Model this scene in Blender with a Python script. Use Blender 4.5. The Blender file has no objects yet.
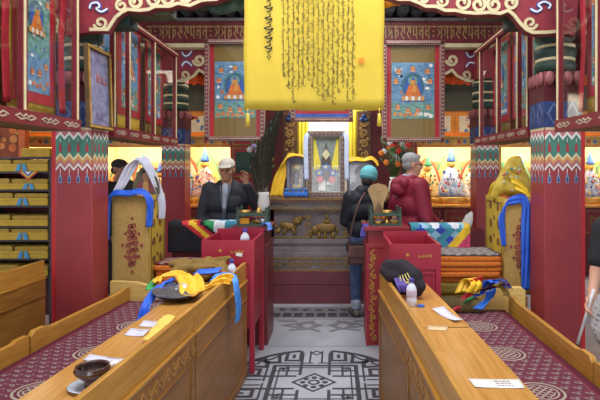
import bpy, bmesh, math, random
from mathutils import Vector, Matrix, Euler
random.seed(7)
PI = math.pi
S = bpy.context.scene
COL = S.collection
# ------------------------------------------------------------------ camera, world, light, exposure
F, H, VX, VY = 520.0, 1.62, 335.0, 168.0          # focal length in px, eye height, vanishing point of the aisle
cam_d = bpy.data.cameras.new('camera'); cam = bpy.data.objects.new('camera', cam_d); COL.objects.link(cam)
cam.location = (0, 0, H); cam.rotation_euler = (PI / 2, 0, 0)
cam_d.sensor_width = 36.0; cam_d.lens = F / 600 * 36
cam_d.shift_x = -(VX - 300) / 600; cam_d.shift_y = -(200 - VY) / 600
cam_d.clip_start = 0.05
S.camera = cam
w = bpy.data.worlds.new('daylight'); S.world = w; w.use_nodes = True
w.node_tree.nodes['Background'].inputs[0].default_value = (0.80, 0.88, 1.0, 1)
w.node_tree.nodes['Background'].inputs[1].default_value = 0.75
S.view_settings.view_transform = 'Standard'; S.view_settings.look = 'None'
S.view_settings.exposure = 0.0; S.view_settings.gamma = 1.0
try: S.view_settings.use_curve_mapping = False
except Exception: pass

def area(name, loc, target, sx, sy, power, col):
    d = bpy.data.lights.new(name, 'AREA'); d.shape = 'RECTANGLE'; d.size = sx; d.size_y = sy; d.energy = power; d.color = col
    o = bpy.data.objects.new(name, d); COL.objects.link(o); o.location = loc
    o.rotation_euler = (Vector(target) - Vector(loc)).to_track_quat('-Z', 'Y').to_euler()
    return o
area('doorway_daylight', (0.1, -2.2, 0.95), (0, 4, 1.0), 2.6, 1.5, 70, (0.93, 0.96, 1.0))
area('clerestory_daylight', (0.0, 2.4, 6.4), (-0.1, 3.9, 0.0), 3.4, 3.0, 190, (0.92, 0.96, 1.0))
area('cabinet_fill_from_right', (1.5, 2.5, 5.0), (-2.1, 4.6, 2.3), 2.4, 1.2, 90, (0.94, 0.97, 1.0))  # added fill that brightens the left cabinet interiors
area('cabinet_fill_from_left', (-1.7, 2.5, 5.0), (1.9, 4.6, 2.3), 2.4, 1.2, 90, (0.94, 0.97, 1.0))  # its counterpart, added to brighten the right cabinets
area('left_shelf_fill', (-5.7, 3.3, 2.0), (-3.0, 5.0, 1.2), 1.3, 1.3, 58, (0.95, 0.97, 1.0))  # added fill for the dark book shelves
area('right_side_fill', (4.95, 3.3, 2.0), (2.6, 5.0, 1.2), 1.3, 1.3, 50, (0.95, 0.97, 1.0))  # mirrored fill, added for the right side
area('altar_overhead_area', (-0.1, 5.7, 3.68), (-0.1, 6.2, 0.0), 2.2, 1.0, 60, (0.95, 0.97, 1.0))  # area light under the closed ceiling, aimed down before the altar

# ------------------------------------------------------------------ helpers
def P(px, py, Y):
    return ((px - VX) * Y / F, Y, H - (py - VY) * Y / F)
def PZ(px, py, Y):
    p = P(px, py, Y); return (p[0], p[2])
def lin(c):
    return c / 12.92 if c <= 0.04045 else ((c + 0.055) / 1.055) ** 2.4
def C(r, g, b):
    return (lin(r / 255), lin(g / 255), lin(b / 255), 1)

class E:                                            # a value in a node tree, with arithmetic
    nt = None
    def __init__(s, sock): s.s = sock
    @staticmethod
    def op(o, *a):
        n = E.nt.nodes.new('ShaderNodeMath'); n.operation = o
        for i, v in enumerate(a):
            if isinstance(v, E): E.nt.links.new(v.s, n.inputs[i])
            else: n.inputs[i].default_value = v
        return E(n.outputs[0])
    def __add__(s, o): return E.op('ADD', s, o)
    def __sub__(s, o): return E.op('SUBTRACT', s, o)
    def __mul__(s, o): return E.op('MULTIPLY', s, o)
    def __rmul__(s, o): return E.op('MULTIPLY', s, o)
    def mod(s, o): return E.op('FLOORED_MODULO', s, o)
    def abs(s): return E.op('ABSOLUTE', s)
    def lt(s, o): return E.op('LESS_THAN', s, o)
    def gt(s, o): return E.op('GREATER_THAN', s, o)
    def max(s, o): return E.op('MAXIMUM', s, o)
    def min(s, o): return E.op('MINIMUM', s, o)

MATS = {}
def mat(name, rgb, rough=0.6, var=0.14, scale=9.0, stretch=(1, 1, 1), metal=0.0, bump=0.0, emit=0.0, rgb2=None, spec=0.4, sheen=0.0):
    """principled material whose colour drifts between two tones through a noise texture"""
    if name in MATS: return MATS[name]
    m = bpy.data.materials.new(name); m.use_nodes = True; nt = m.node_tree; b = nt.nodes['Principled BSDF']
    c1 = C(*rgb); c2 = C(*rgb2) if rgb2 else None
    tc = nt.nodes.new('ShaderNodeTexCoord'); mp = nt.nodes.new('ShaderNodeMapping'); mp.inputs['Scale'].default_value = stretch
    nz = nt.nodes.new('ShaderNodeTexNoise'); nz.inputs['Scale'].default_value = scale; nz.inputs['Detail'].default_value = 4
    nt.links.new(tc.outputs['Object'], mp.inputs[0]); nt.links.new(mp.outputs[0], nz.inputs['Vector'])
    rp = nt.nodes.new('ShaderNodeValToRGB'); rp.color_ramp.elements[0].position = 0.3; rp.color_ramp.elements[1].position = 0.7
    if c2: a_, b_ = c1, c2
    else:
        a_ = tuple(max(0, v * (1 - 2 * var)) for v in c1[:3]) + (1,); b_ = tuple(min(1, v * (1 + 2 * var)) for v in c1[:3]) + (1,)
    rp.color_ramp.elements[0].color = a_; rp.color_ramp.elements[1].color = b_
    nt.links.new(nz.outputs[0], rp.inputs[0]); nt.links.new(rp.outputs[0], b.inputs['Base Color'])
    b.inputs['Roughness'].default_value = rough; b.inputs['Metallic'].default_value = metal
    b.inputs['Specular IOR Level'].default_value = spec
    if sheen: b.inputs['Sheen Weight'].default_value = sheen
    if bump:
        bp = nt.nodes.new('ShaderNodeBump'); bp.inputs['Strength'].default_value = bump; bp.inputs['Distance'].default_value = 0.01
        nt.links.new(nz.outputs[0], bp.inputs['Height']); nt.links.new(bp.outputs[0], b.inputs['Normal'])
    if emit:
        nt.links.new(rp.outputs[0], b.inputs['Emission Color']); b.inputs['Emission Strength'].default_value = emit
    MATS[name] = m; return m

def mix_mat(name, layers, base, rough=0.8, coords='Object', fn=None):
    """material with masks: fn(x, y, z) -> list of (mask E, rgb) painted over base"""
    m = bpy.data.materials.new(name); m.use_nodes = True; nt = m.node_tree; E.nt = nt; b = nt.nodes['Principled BSDF']
    tc = nt.nodes.new('ShaderNodeTexCoord'); sp = nt.nodes.new('ShaderNodeSeparateXYZ'); nt.links.new(tc.outputs[coords], sp.inputs[0])
    nz = nt.nodes.new('ShaderNodeTexNoise'); nz.inputs['Scale'].default_value = 25; nt.links.new(tc.outputs[coords], nz.inputs['Vector'])
    rp = nt.nodes.new('ShaderNodeValToRGB'); c = C(*base)
    rp.color_ramp.elements[0].color = tuple(v * 0.75 for v in c[:3]) + (1,); rp.color_ramp.elements[1].color = tuple(min(1, v * 1.25) for v in c[:3]) + (1,)
    nt.links.new(nz.outputs[0], rp.inputs[0]); cur = rp.outputs[0]
    for k, col in fn(E(sp.outputs[0]), E(sp.outputs[1]), E(sp.outputs[2])):
        mx = nt.nodes.new('ShaderNodeMix'); mx.data_type = 'RGBA'
        nt.links.new(k.s, mx.inputs[0]); nt.links.new(cur, mx.inputs[6]); mx.inputs[7].default_value = C(*col); cur = mx.outputs[2]
    nt.links.new(cur, b.inputs['Base Color']); b.inputs['Roughness'].default_value = rough; b.inputs['Specular IOR Level'].default_value = 0.2
    MATS[name] = m; return m

def glass_mat(name, refl=0.07, tint=(1, 1, 1, 1)):
    m = bpy.data.materials.new(name); m.use_nodes = True; nt = m.node_tree; nt.nodes.clear()
    o = nt.nodes.new('ShaderNodeOutputMaterial'); t = nt.nodes.new('ShaderNodeBsdfTransparent'); g = nt.nodes.new('ShaderNodeBsdfGlossy')
    t.inputs[0].default_value = tint; g.inputs['Roughness'].default_value = 0.03
    lw = nt.nodes.new('ShaderNodeLayerWeight'); lw.inputs[0].default_value = 0.5      # facing: 0 head-on, 1 grazing
    pw = nt.nodes.new('ShaderNodeMath'); pw.operation = 'POWER'; pw.inputs[1].default_value = 5.0; nt.links.new(lw.outputs['Facing'], pw.inputs[0])
    sc = nt.nodes.new('ShaderNodeMath'); sc.operation = 'MULTIPLY'; sc.inputs[1].default_value = 0.5; nt.links.new(pw.outputs[0], sc.inputs[0])
    ad = nt.nodes.new('ShaderNodeMath'); ad.operation = 'ADD'; ad.inputs[1].default_value = refl; nt.links.new(sc.outputs[0], ad.inputs[0])
    nz = nt.nodes.new('ShaderNodeTexNoise'); nz.inputs['Scale'].default_value = 2
    mu = nt.nodes.new('ShaderNodeMath'); mu.operation = 'MULTIPLY'; mu.inputs[1].default_value = 0.02; nt.links.new(nz.outputs[0], mu.inputs[0])
    a2 = nt.nodes.new('ShaderNodeMath'); a2.operation = 'ADD'; a2.use_clamp = True; nt.links.new(ad.outputs[0], a2.inputs[0]); nt.links.new(mu.outputs[0], a2.inputs[1])
    mx = nt.nodes.new('ShaderNodeMixShader'); nt.links.new(a2.outputs[0], mx.inputs[0]); nt.links.new(t.outputs[0], mx.inputs[1]); nt.links.new(g.outputs[0], mx.inputs[2])
    nt.links.new(mx.outputs[0], o.inputs[0]); MATS[name] = m; return m

ORG = {}
def thing(name, label, cat, loc=(0, 0, 0), group=None):
    o = bpy.data.objects.new(name, None); COL.objects.link(o); o.location = loc; o.empty_display_size = 0.1
    o['label'] = label; o['category'] = cat
    if group: o['group'] = group
    ORG[o.name] = Vector(loc); return o
def tag(o, label, cat, group=None):
    o['label'] = label; o['category'] = cat
    if group: o['group'] = group
    return o
def struct(o): o['kind'] = 'structure'; return o

class Fr:                                           # a local frame: origin + three axes
    def __init__(s, o=(0, 0, 0), u=(1, 0, 0), v=(0, 1, 0), n=None):
        s.o = Vector(o); s.u = Vector(u).normalized(); s.v = Vector(v).normalized(); s.n = Vector(n).normalized() if n else s.u.cross(s.v)
    def __call__(s, a, b, c=0.0): return s.o + s.u * a + s.v * b + s.n * c
    def sub(s, a, b, c=0.0): f = Fr(); f.o = s(a, b, c); f.u, f.v, f.n = s.u, s.v, s.n; return f
def front(X, Y, Z): return Fr((X, Y, Z), (1, 0, 0), (0, 0, 1), (0, -1, 0))      # faces the camera

class MB:
    def __init__(s): s.v = []; s.f = []; s.m = []; s.s = []
    def add(s, vs, fs, m=0, smooth=False):
        k = len(s.v); s.v += [tuple(v) for v in vs]
        for f in fs: s.f.append(tuple(i + k for i in f)); s.m.append(m); s.s.append(smooth)
        return s
    def box(s, x0, x1, y0, y1, z0, z1, m=0, fr=None):
        fr = fr or Fr()
        vs = [fr(x, y, z) for z in (z0, z1) for x, y in ((x0, y0), (x1, y0), (x1, y1), (x0, y1))]
        return s.add(vs, [(3, 2, 1, 0), (4, 5, 6, 7), (0, 1, 5, 4), (1, 2, 6, 5), (2, 3, 7, 6), (3, 0, 4, 7)], m)
    def prism(s, pts, d0, d1, m=0, fr=None):
        fr = fr or Fr(); n = len(pts)
        vs = [fr(a, b, d0) for a, b in pts] + [fr(a, b, d1) for a, b in pts]
        return s.add(vs, [tuple(range(n - 1, -1, -1)), tuple(range(n, 2 * n))] + [(i, (i + 1) % n, n + (i + 1) % n, n + i) for i in range(n)], m)
    def disc(s, a, b, r, d0, d1, m=0, fr=None, seg=16, rb=None):
        rb = rb or r
        return s.prism([(a + r * math.cos(2 * PI * i / seg), b + rb * math.sin(2 * PI * i / seg)) for i in range(seg)], d0, d1, m, fr)
    def ring(s, a, b, r0, r1, d0, d1, m=0, fr=None, seg=24, a0=0, a1=2 * PI):
        pts = [(a + (r0 + r1) / 2 * math.cos(a0 + (a1 - a0) * i / seg), b + (r0 + r1) / 2 * math.sin(a0 + (a1 - a0) * i / seg)) for i in range(seg + 1)]
        return s.stroke(pts, abs(r1 - r0), d0, d1, m, fr)
    def stroke(s, pts, w, d0, d1, m=0, fr=None, closed=False, taper=None):
        fr = fr or Fr(); pts = [Vector((p[0], p[1])) for p in pts]; n = len(pts); L = []; R = []
        for i in range(n):
            if closed: a = pts[(i - 1) % n]; c = pts[(i + 1) % n]
            else: a = pts[max(i - 1, 0)]; c = pts[min(i + 1, n - 1)]
            b = pts[i]; t1 = (b - a); t2 = (c - b)
            if t1.length < 1e-9: t1 = t2
            if t2.length < 1e-9: t2 = t1
            t1 = t1.normalized() if t1.length > 0 else Vector((1, 0)); t2 = t2.normalized() if t2.length > 0 else t1
            t = t1 + t2
            t = t.normalized() if t.length > 1e-6 else t1
            nn = Vector((-t.y, t.x)); k = max(0.5, abs(t.dot(t2))); hw = w / 2 / k * (taper(i / (n - 1)) if taper else 1)
            L.append(b + nn * hw); R.append(b - nn * hw)
        vs = [fr(p.x, p.y, d1) for p in L] + [fr(p.x, p.y, d1) for p in R] + [fr(p.x, p.y, d0) for p in L] + [fr(p.x, p.y, d0) for p in R]
        fs = []; e = n if closed else n - 1
        for i in range(e):
            j = (i + 1) % n
            fs += [(i, n + i, n + j, j), (i, j, 2 * n + j, 2 * n + i), (n + i, 3 * n + i, 3 * n + j, n + j), (2 * n + i, 2 * n + j, 3 * n + j, 3 * n + i)]
        if not closed: fs += [(0, 2 * n, 3 * n, n), (n - 1, 2 * n - 1, 4 * n - 1, 3 * n - 1)]
        return s.add(vs, fs, m)
    def tube(s, pts, r, seg=10, m=0, fr=None):
        pts = [Vector(p) for p in pts]
        if fr: pts = [fr(*p) for p in pts]
        n = len(pts); rs = r if isinstance(r, (list, tuple)) else [r] * n
        t0 = (pts[1] - pts[0]).normalized(); up = Vector((0, 0, 1)) if abs(t0.z) < 0.9 else Vector((1, 0, 0))
        a = t0.cross(up).normalized(); vs = []
        for i in range(n):
            t = (pts[min(i + 1, n - 1)] - pts[max(i - 1, 0)]).normalized()
            a = (a - t * a.dot(t)).normalized(); b = t.cross(a)
            vs += [pts[i] + (a * math.cos(2 * PI * k / seg) + b * math.sin(2 * PI * k / seg)) * rs[i] for k in range(seg)]
        fs = [(i * seg + k, i * seg + (k + 1) % seg, (i + 1) * seg + (k + 1) % seg, (i + 1) * seg + k) for i in range(n - 1) for k in range(seg)]
        s.add(vs, fs, m, True); k0 = len(s.v) - len(vs)
        s.f += [tuple(k0 + i for i in range(seg - 1, -1, -1)), tuple(k0 + (n - 1) * seg + i for i in range(seg))]; s.m += [m, m]; s.s += [False, False]
        return s
    def lathe(s, prof, c=(0, 0, 0), seg=20, m=0, sq=1.0, fr=None):
        fr = fr or Fr(c); n = len(prof); vs = []
        for r, z in prof: vs += [fr(r * math.cos(2 * PI * k / seg), r * sq * math.sin(2 * PI * k / seg), z) for k in range(seg)]
        fs = [(i * seg + k, i * seg + (k + 1) % seg, (i + 1) * seg + (k + 1) % seg, (i + 1) * seg + k) for i in range(n - 1) for k in range(seg)]
        s.add(vs, fs, m, True); k0 = len(s.v) - len(vs)
        s.f += [tuple(k0 + i for i in range(seg - 1, -1, -1)), tuple(k0 + (n - 1) * seg + i for i in range(seg))]; s.m += [m, m]; s.s += [False, False]
        return s
    def ell(s, c, r, m=0, rot=(0, 0, 0), seg=16, rings=10):
        R = Euler(rot).to_matrix(); c = Vector(c); vs = []
        for i in range(rings + 1):
            th = PI * min(max(i / rings, 0.015), 0.985)
            for k in range(seg):
                ph = 2 * PI * k / seg
                vs.append(c + R @ Vector((r[0] * math.sin(th) * math.cos(ph), r[1] * math.sin(th) * math.sin(ph), r[2] * math.cos(th))))
        fs = [(i * seg + k, (i + 1) * seg + k, (i + 1) * seg + (k + 1) % seg, i * seg + (k + 1) % seg) for i in range(rings) for k in range(seg)]
        fs += [tuple(range(seg)), tuple(rings * seg + k for k in range(seg - 1, -1, -1))]
        return s.add(vs, fs, m, True)
    def cap(s, p0, r0, p1, r1, m=0, seg=14):           # tapered capsule
        p0 = Vector(p0); p1 = Vector(p1); d = p1 - p0; L = d.length; t = d / L if L > 1e-6 else Vector((0, 0, 1)); pts = []; rs = []
        for i in range(6): a = PI / 2 * (1 - i / 5.0); pts.append(p0 - t * r0 * math.sin(a)); rs.append(max(r0 * math.cos(a), r0 * 0.12))
        for i in range(6): a = PI / 2 * i / 5.0; pts.append(p1 + t * r1 * math.sin(a)); rs.append(max(r1 * math.cos(a), r1 * 0.12))
        return s.tube(pts, rs, seg, m)
    def sheet(s, grid, th=0.004, m=0, smooth=True):    # grid[i][j] of points -> sheet with thickness
        nu = len(grid); nv = len(grid[0]); V = [[Vector(p) for p in r] for r in grid]; top = []; bot = []
        for i in range(nu):
            for j in range(nv):
                du = V[min(i + 1, nu - 1)][j] - V[max(i - 1, 0)][j]; dv = V[i][min(j + 1, nv - 1)] - V[i][max(j - 1, 0)]
                n = du.cross(dv); n = n.normalized() if n.length > 1e-9 else Vector((0, 0, 1))
                top.append(V[i][j] + n * th / 2); bot.append(V[i][j] - n * th / 2)
        N = nu * nv; fs = []
        for i in range(nu - 1):
            for j in range(nv - 1):
                a, b, c, d = i * nv + j, (i + 1) * nv + j, (i + 1) * nv + j + 1, i * nv + j + 1
                fs += [(a, b, c, d), (N + d, N + c, N + b, N + a)]
        for i in range(nu - 1): fs += [(i * nv, N + i * nv, N + (i + 1) * nv, (i + 1) * nv), (i * nv + nv - 1, (i + 1) * nv + nv - 1, N + (i + 1) * nv + nv - 1, N + i * nv + nv - 1)]
        for j in range(nv - 1): fs += [(j, j + 1, N + j + 1, N + j), ((nu - 1) * nv + j, N + (nu - 1) * nv + j, N + (nu - 1) * nv + j + 1, (nu - 1) * nv + j + 1)]
        return s.add(top + bot, fs, m, smooth)
    def build(s, name, mats, parent=None, bevel=0.0, base=None, sub=0):
        me = bpy.data.meshes.new(name)
        mats = mats if isinstance(mats, (list, tuple)) else [mats]
        if parent is not None: org = ORG[parent.name]; loc = Vector((0, 0, 0))
        else:
            if base is None:
                xs, ys, zs = zip(*s.v); base = ((min(xs) + max(xs)) / 2, (min(ys) + max(ys)) / 2, min(zs))
            org = Vector(base); loc = org
        me.from_pydata([tuple(Vector(v) - org) for v in s.v], [], s.f)
        for mm in mats: me.materials.append(mm)
        me.polygons.foreach_set('material_index', s.m); me.polygons.foreach_set('use_smooth', s.s); me.update()
        b = bmesh.new(); b.from_mesh(me); bmesh.ops.recalc_face_normals(b, faces=b.faces); b.to_mesh(me); b.free()
        o = bpy.data.objects.new(name, me); COL.objects.link(o); o.location = loc
        if parent is not None: o.parent = parent
        ORG[o.name] = org
        if bevel:
            bv = o.modifiers.new('bevel', 'BEVEL'); bv.width = bevel; bv.segments = 2; bv.limit_method = 'ANGLE'; bv.angle_limit = 0.6; bv.harden_normals = False
        if sub: sb = o.modifiers.new('subsurf', 'SUBSURF'); sb.levels = sub; sb.render_levels = sub
        return o

def remesh(mb, name, mats, voxel, parent=None, smooth=3, base=None):
    """fuse the overlapping pieces of mb into ONE continuous skin"""
    o = mb.build(name, mats, parent, base=base)
    r = o.modifiers.new('r', 'REMESH'); r.mode = 'VOXEL'; r.voxel_size = voxel; r.use_smooth_shade = True
    if smooth: sm = o.modifiers.new('s', 'SMOOTH'); sm.iterations = smooth; sm.factor = 0.5
    bpy.context.view_layer.update()
    dg = bpy.context.evaluated_depsgraph_get(); me = bpy.data.meshes.new_from_object(o.evaluated_get(dg))
    o.modifiers.clear(); old = o.data; o.data = me; bpy.data.meshes.remove(old)
    if not me.materials:
        for mm in (mats if isinstance(mats, (list, tuple)) else [mats]): me.materials.append(mm)
    me.polygons.foreach_set('use_smooth', [True] * len(me.polygons))
    return o

def spiral(cx, cy, r0, r1, a0, turns, n=22):
    return [(cx + (r0 + (r1 - r0) * i / n) * math.cos(a0 + 2 * PI * turns * i / n), cy + (r0 + (r1 - r0) * i / n) * math.sin(a0 + 2 * PI * turns * i / n)) for i in range(n + 1)]
def catmull(pts, k=6):
    out = []; n = len(pts); V = [Vector(p) for p in pts]
    for i in range(n - 1):
        p0, p1, p2, p3 = V[max(i - 1, 0)], V[i], V[i + 1], V[min(i + 2, n - 1)]
        for j in range(k):
            t = j / k
            out.append(0.5 * ((2 * p1) + (p2 - p0) * t + (2 * p0 - 5 * p1 + 4 * p2 - p3) * t * t + (3 * p1 - p0 - 3 * p2 + p3) * t ** 3))
    out.append(V[-1]); return out
def ribbon_grid(path, width_vec, nw=7, fold=0.01, waves=2.5, k=6, ph=0.0):
    """cloth strip that follows path; width_vec is a vector or list of vectors; folds run along the strip"""
    pts = catmull(path, k); n = len(pts); g = []
    for i, p in enumerate(pts):
        t = (pts[min(i + 1, n - 1)] - pts[max(i - 1, 0)]).normalized()
        if isinstance(width_vec, list):
            q = i / (n - 1) * (len(width_vec) - 1); a = int(min(q, len(width_vec) - 2)); wv = Vector(width_vec[a]).lerp(Vector(width_vec[a + 1]), q - a)
        else: wv = Vector(width_vec)
        nn = t.cross(wv); nn = nn.normalized() if nn.length > 1e-6 else Vector((0, 0, 1))
        row = []
        for j in range(nw):
            u = j / (nw - 1) - 0.5
            row.append(p + wv * u + nn * fold * math.sin(u * 2 * PI * waves + ph + i * 0.25))
        g.append(row)
    return g
# ------------------------------------------------------------------ materials
wood = mat('honey_wood', (166, 114, 42), rough=0.33, scale=5, stretch=(9, 0.7, 9), rgb2=(194, 140, 60), spec=0.5)
wood_top = mat('honey_wood_top', (178, 122, 54), rough=0.22, scale=5, stretch=(9, 0.6, 9), rgb2=(204, 148, 76), spec=0.5)
wood_dk = mat('honey_wood_panel', (128, 84, 34), rough=0.4, scale=5, stretch=(7, 0.7, 7), rgb2=(154, 104, 46))
wood_pale = mat('pale_wood', (205, 165, 90), rough=0.4, scale=6, stretch=(0.7, 8, 8), rgb2=(225, 188, 112))
red = mat('red_lacquer', (150, 44, 50), rough=0.42, var=0.07, scale=4)
red_dk = mat('dark_red_lacquer', (98, 30, 36), rough=0.45, var=0.1, scale=4)
red_br = mat('bright_red_paint', (160, 36, 56), rough=0.4, var=0.06, scale=4)
maroon = mat('maroon', (84, 22, 30), rough=0.5, var=0.1)
cream = mat('cream_paint', (222, 206, 160), rough=0.55, var=0.06)
gold = mat('gold_paint', (190, 146, 62), rough=0.38, var=0.12, metal=0.35)
gold_old = mat('old_gilt', (134, 104, 52), rough=0.42, var=0.2, scale=30, metal=0.3, bump=0.3)
teal = mat('teal_paint', (72, 128, 112), rough=0.55, var=0.08)
green_dk = mat('dark_green_paint', (44, 66, 56), rough=0.55, var=0.15)
blue = mat('blue_paint', (52, 88, 160), rough=0.5, var=0.1)
blue_lt = mat('light_blue_paint', (130, 165, 200), rough=0.5, var=0.08)
pink = mat('pink_paint', (190, 112, 112), rough=0.55, var=0.08)
white = mat('white_paint', (226, 222, 214), rough=0.55, var=0.04)
orange = mat('orange_paint', (222, 122, 40), rough=0.5, var=0.1)
black = mat('black_paint', (26, 25, 26), rough=0.5, var=0.1)
grey_dk = mat('dark_tile', (46, 48, 54), rough=0.5, var=0.15)
marble = mat('pale_marble', (150, 151, 158), rough=0.3, scale=3, rgb2=(172, 173, 180), spec=0.5)
marble_dk = mat('dark_mosaic', (64, 63, 68), rough=0.4, var=0.15, scale=40)
marble_md = mat('grey_mosaic', (104, 102, 106), rough=0.4, scale=60, rgb2=(136, 134, 136))
glass = glass_mat('cabinet_glass', 0.015)
glass_pic = glass_mat('picture_glass', 0.012)
lit_yellow = mat('showcase_yellow', (252, 224, 160), rough=0.6, var=0.05, scale=4)

# ------------------------------------------------------------------ floor, walls, ceiling
f = MB().box(-6.2, 5.4, -0.6, 8.75, -0.1, 0.0); floor = struct(f.build('floor', [marble]))
# mosaic set in the aisle floor
mcx, mcy = -0.16, 3.93
fm = Fr((mcx, mcy, 0.0))
g = MB(); W_ = 0.034; d0, d1 = 0.0, 0.0025
def sq(h): return [(-h, -h), (h, -h), (h, h), (-h, h)]
g.stroke(sq(0.33), W_, d0, d1, 0, fm, closed=True); g.stroke(sq(0.285), 0.012, d0, d1 + .0001, 0, fm, closed=True)
for sgn in (-1, 1):
    for q in (0.115,):
        g.stroke([(sgn * q, -0.62), (sgn * q, -0.14)], 0.024, d0, d1 + 0.0002, 0, fm); g.stroke([(sgn * q, 0.14), (sgn * q, 0.62)], 0.024, d0, d1 + 0.0002, 0, fm)
        g.stroke([(-0.62, sgn * q), (-0.14, sgn * q)], 0.024, d0, d1 + 0.0004, 0, fm); g.stroke([(0.14, sgn * q), (0.62, sgn * q)], 0.024, d0, d1 + 0.0004, 0, fm)
    g.stroke([(-0.33, sgn * 0.22), (-0.115, sgn * 0.22)], 0.018, d0, d1 + 0.0006, 0, fm); g.stroke([(0.115, sgn * 0.22), (0.33, sgn * 0.22)], 0.018, d0, d1 + 0.0006, 0, fm)
    g.stroke([(sgn * 0.22, -0.33), (sgn * 0.22, -0.115)], 0.018, d0, d1 + 0.0008, 0, fm); g.stroke([(sgn * 0.22, 0.115), (sgn * 0.22, 0.33)], 0.018, d0, d1 + 0.0008, 0, fm)
g.ring(0, 0, 0.028, 0.046, d0, d1, 0, fm, 16)
for k in range(8):
    a = k * PI / 4; g.disc(0.085 * math.cos(a), 0.085 * math.sin(a), 0.022, d0, d1, 0, fm, 10)
g.stroke([(0.16 * math.cos(a * PI / 2), 0.16 * math.sin(a * PI / 2)) for a in range(4)], 0.016, d0, d1 + 0.001, 0, fm, closed=True)
R0 = 0.68
for k in range(4):
    a0 = k * PI / 2 + 0.2; a1 = (k + 1) * PI / 2 - 0.2
    arc = [(R0 * math.cos(a0 + (a1 - a0) * i / 16), R0 * math.sin(a0 + (a1 - a0) * i / 16)) for i in range(17)]
    g.stroke(arc, W_, d0, d1 + 0.0012, 0, fm)
    c, s_ = math.cos(k * PI / 2), math.sin(k * PI / 2)
    rot = lambda p: (p[0] * c - p[1] * s_, p[0] * s_ + p[1] * c)
    for mir in (1, -1):
        def mm(pl): return [rot((p[0], p[1] * mir)) for p in pl]
        g.stroke(mm([(0.66, 0.13), (0.44, 0.13), (0.44, 0.25), (0.62, 0.25)]), W_ * 0.9, d0, d1 + 0.0014, 0, fm)
        g.stroke(mm([(0.50, 0.19), (0.58, 0.19)]), W_ * 0.8, d0, d1, 0, fm)
        g.stroke(mm([(0.66, 0.05), (0.40, 0.05)]), 0.016, d0, d1 + .0003, 0, fm); g.stroke(mm([(0.385, 0.02), (0.385, 0.40)]), 0.016, d0, d1 + .0005, 0, fm)
        g.stroke(mm([(0.62, 0.27), (0.47, 0.38), (0.47, 0.47)]), 0.02, d0, d1 + .0007, 0, fm)
        g.stroke(mm([(0.60, 0.32), (0.40, 0.30), (0.40, 0.42), (0.52, 0.44)]), W_ * 0.9, d0, d1 + 0.0016, 0, fm)
    for q in (0.24,):
        x, y = rot((q, q)); g.stroke(spiral(x, y, 0.012, 0.04, k * PI / 2, 1.2, 14), 0.014, d0, d1 + 0.0018, 0, fm)
    x, y = rot((0.62, 0)); g.stroke([(x + 0.045 * math.cos(b * PI / 2), y + 0.045 * math.sin(b * PI / 2)) for b in range(4)], 0.014, d0, d1, 0, fm, closed=True)
# second, smaller interlaced motif and the mosaic band before the altar
f2 = Fr((-0.1, 5.35, 0))
for sgn in (-1, 1):
    g.stroke([(sgn * 0.05, -0.2), (sgn * 0.16, -0.1), (sgn * 0.05, 0.0), (sgn * 0.2, 0.12), (sgn * 0.42, 0.0), (sgn * 0.26, -0.08)], 0.045, d0, d1 + (0.0002 if sgn > 0 else 0), 1, f2)
    g.stroke([(sgn * 0.3, 0.14), (sgn * 0.5, 0.16)], 0.05, d0, d1, 1, f2); g.stroke([(sgn * 0.12, 0.15), (sgn * 0.28, 0.02), (sgn * 0.2, -.12), (sgn * .36, -.16)], .045, d0, d1 + .0004, 1, f2); g.disc(sgn * .1, .02, .035, d0, d1 + .0006, 1, f2, 10)
g.box(-0.72, 0.66, 5.62, 6.05, 0, 0.002, 1)
for i in range(11): g.box(-0.70 + i * 0.125, -0.605 + i * 0.125, 5.66, 5.8, 0, 0.0035, 0)
for i in range(9): g.stroke(spiral(-0.6 + i * 0.14, 5.93, 0.012, 0.05, i, 1.4, 14), 0.02, d0, 0.0035, 0, None)
for (x0, y0, x1, y1) in ((-0.72, 4.72, 0.66, 4.73), (-0.72, 5.56, 0.66, 5.57)): g.box(x0, x1, y0, y1, 0, 0.0012, 1)
struct(g.build('floor_mosaic', [marble_dk, marble_md], floor))

wall_paint = mat('wall_dark_red', (92, 34, 36), rough=0.7, var=0.12, scale=3)
struct(MB().box(-6.2, 5.4, 8.55, 8.75, 0.0, 3.8).build('wall_back', [wall_paint]))
struct(MB().box(-6.2, -6.05, 2.5, 8.55, 0.0, 3.8).build('wall_left', [wall_paint]))
struct(MB().box(5.25, 5.4, 2.5, 8.55, 0.0, 3.8).build('wall_right', [wall_paint]))
for nm, X, s_ in (('added_window_1', -6.05, 1), ('added_window_2', 5.25, -1)):  # unseen openings, added to go with the side fills
    m = MB()
    for y0, y1, z0, z1 in ((2.6, 2.68, 1.3, 2.7), (3.92, 4.0, 1.3, 2.7), (2.68, 3.92, 1.3, 1.38), (2.68, 3.92, 2.62, 2.7), (3.27, 3.33, 1.38, 2.62), (2.68, 3.92, 1.97, 2.03)): m.box(min(X, X + s_ * .06), max(X, X + s_ * .06), y0, y1, z0, z1)
    o = struct(m.build(nm, [red_dk])); m = MB(); m.box(min(X, X + s_ * .02), max(X, X + s_ * .02), 2.68, 3.92, 1.38, 2.62); struct(m.build('added_window_pane', [mat('pane_white', (210, 220, 235), rough=.2)], o))
ceil_m = mat('dark_ceiling', (48, 44, 46), rough=0.8, var=0.2, scale=3)
cl = MB()
cl.box(-6.2, 5.4, 4.5, 8.75, 3.8, 3.9); cl.box(-6.2, -2.1, -0.6, 4.5, 3.8, 3.9); cl.box(1.9, 5.4, -0.6, 4.5, 3.8, 3.9)
ceiling = struct(cl.build('ceiling', [ceil_m]))
cb = MB()
for x in (-1.75, -1.05, -0.35, 0.35, 1.05, 1.6): cb.box(x - 0.05, x + 0.05, 4.6, 6.95, 3.66, 3.8)
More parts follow.
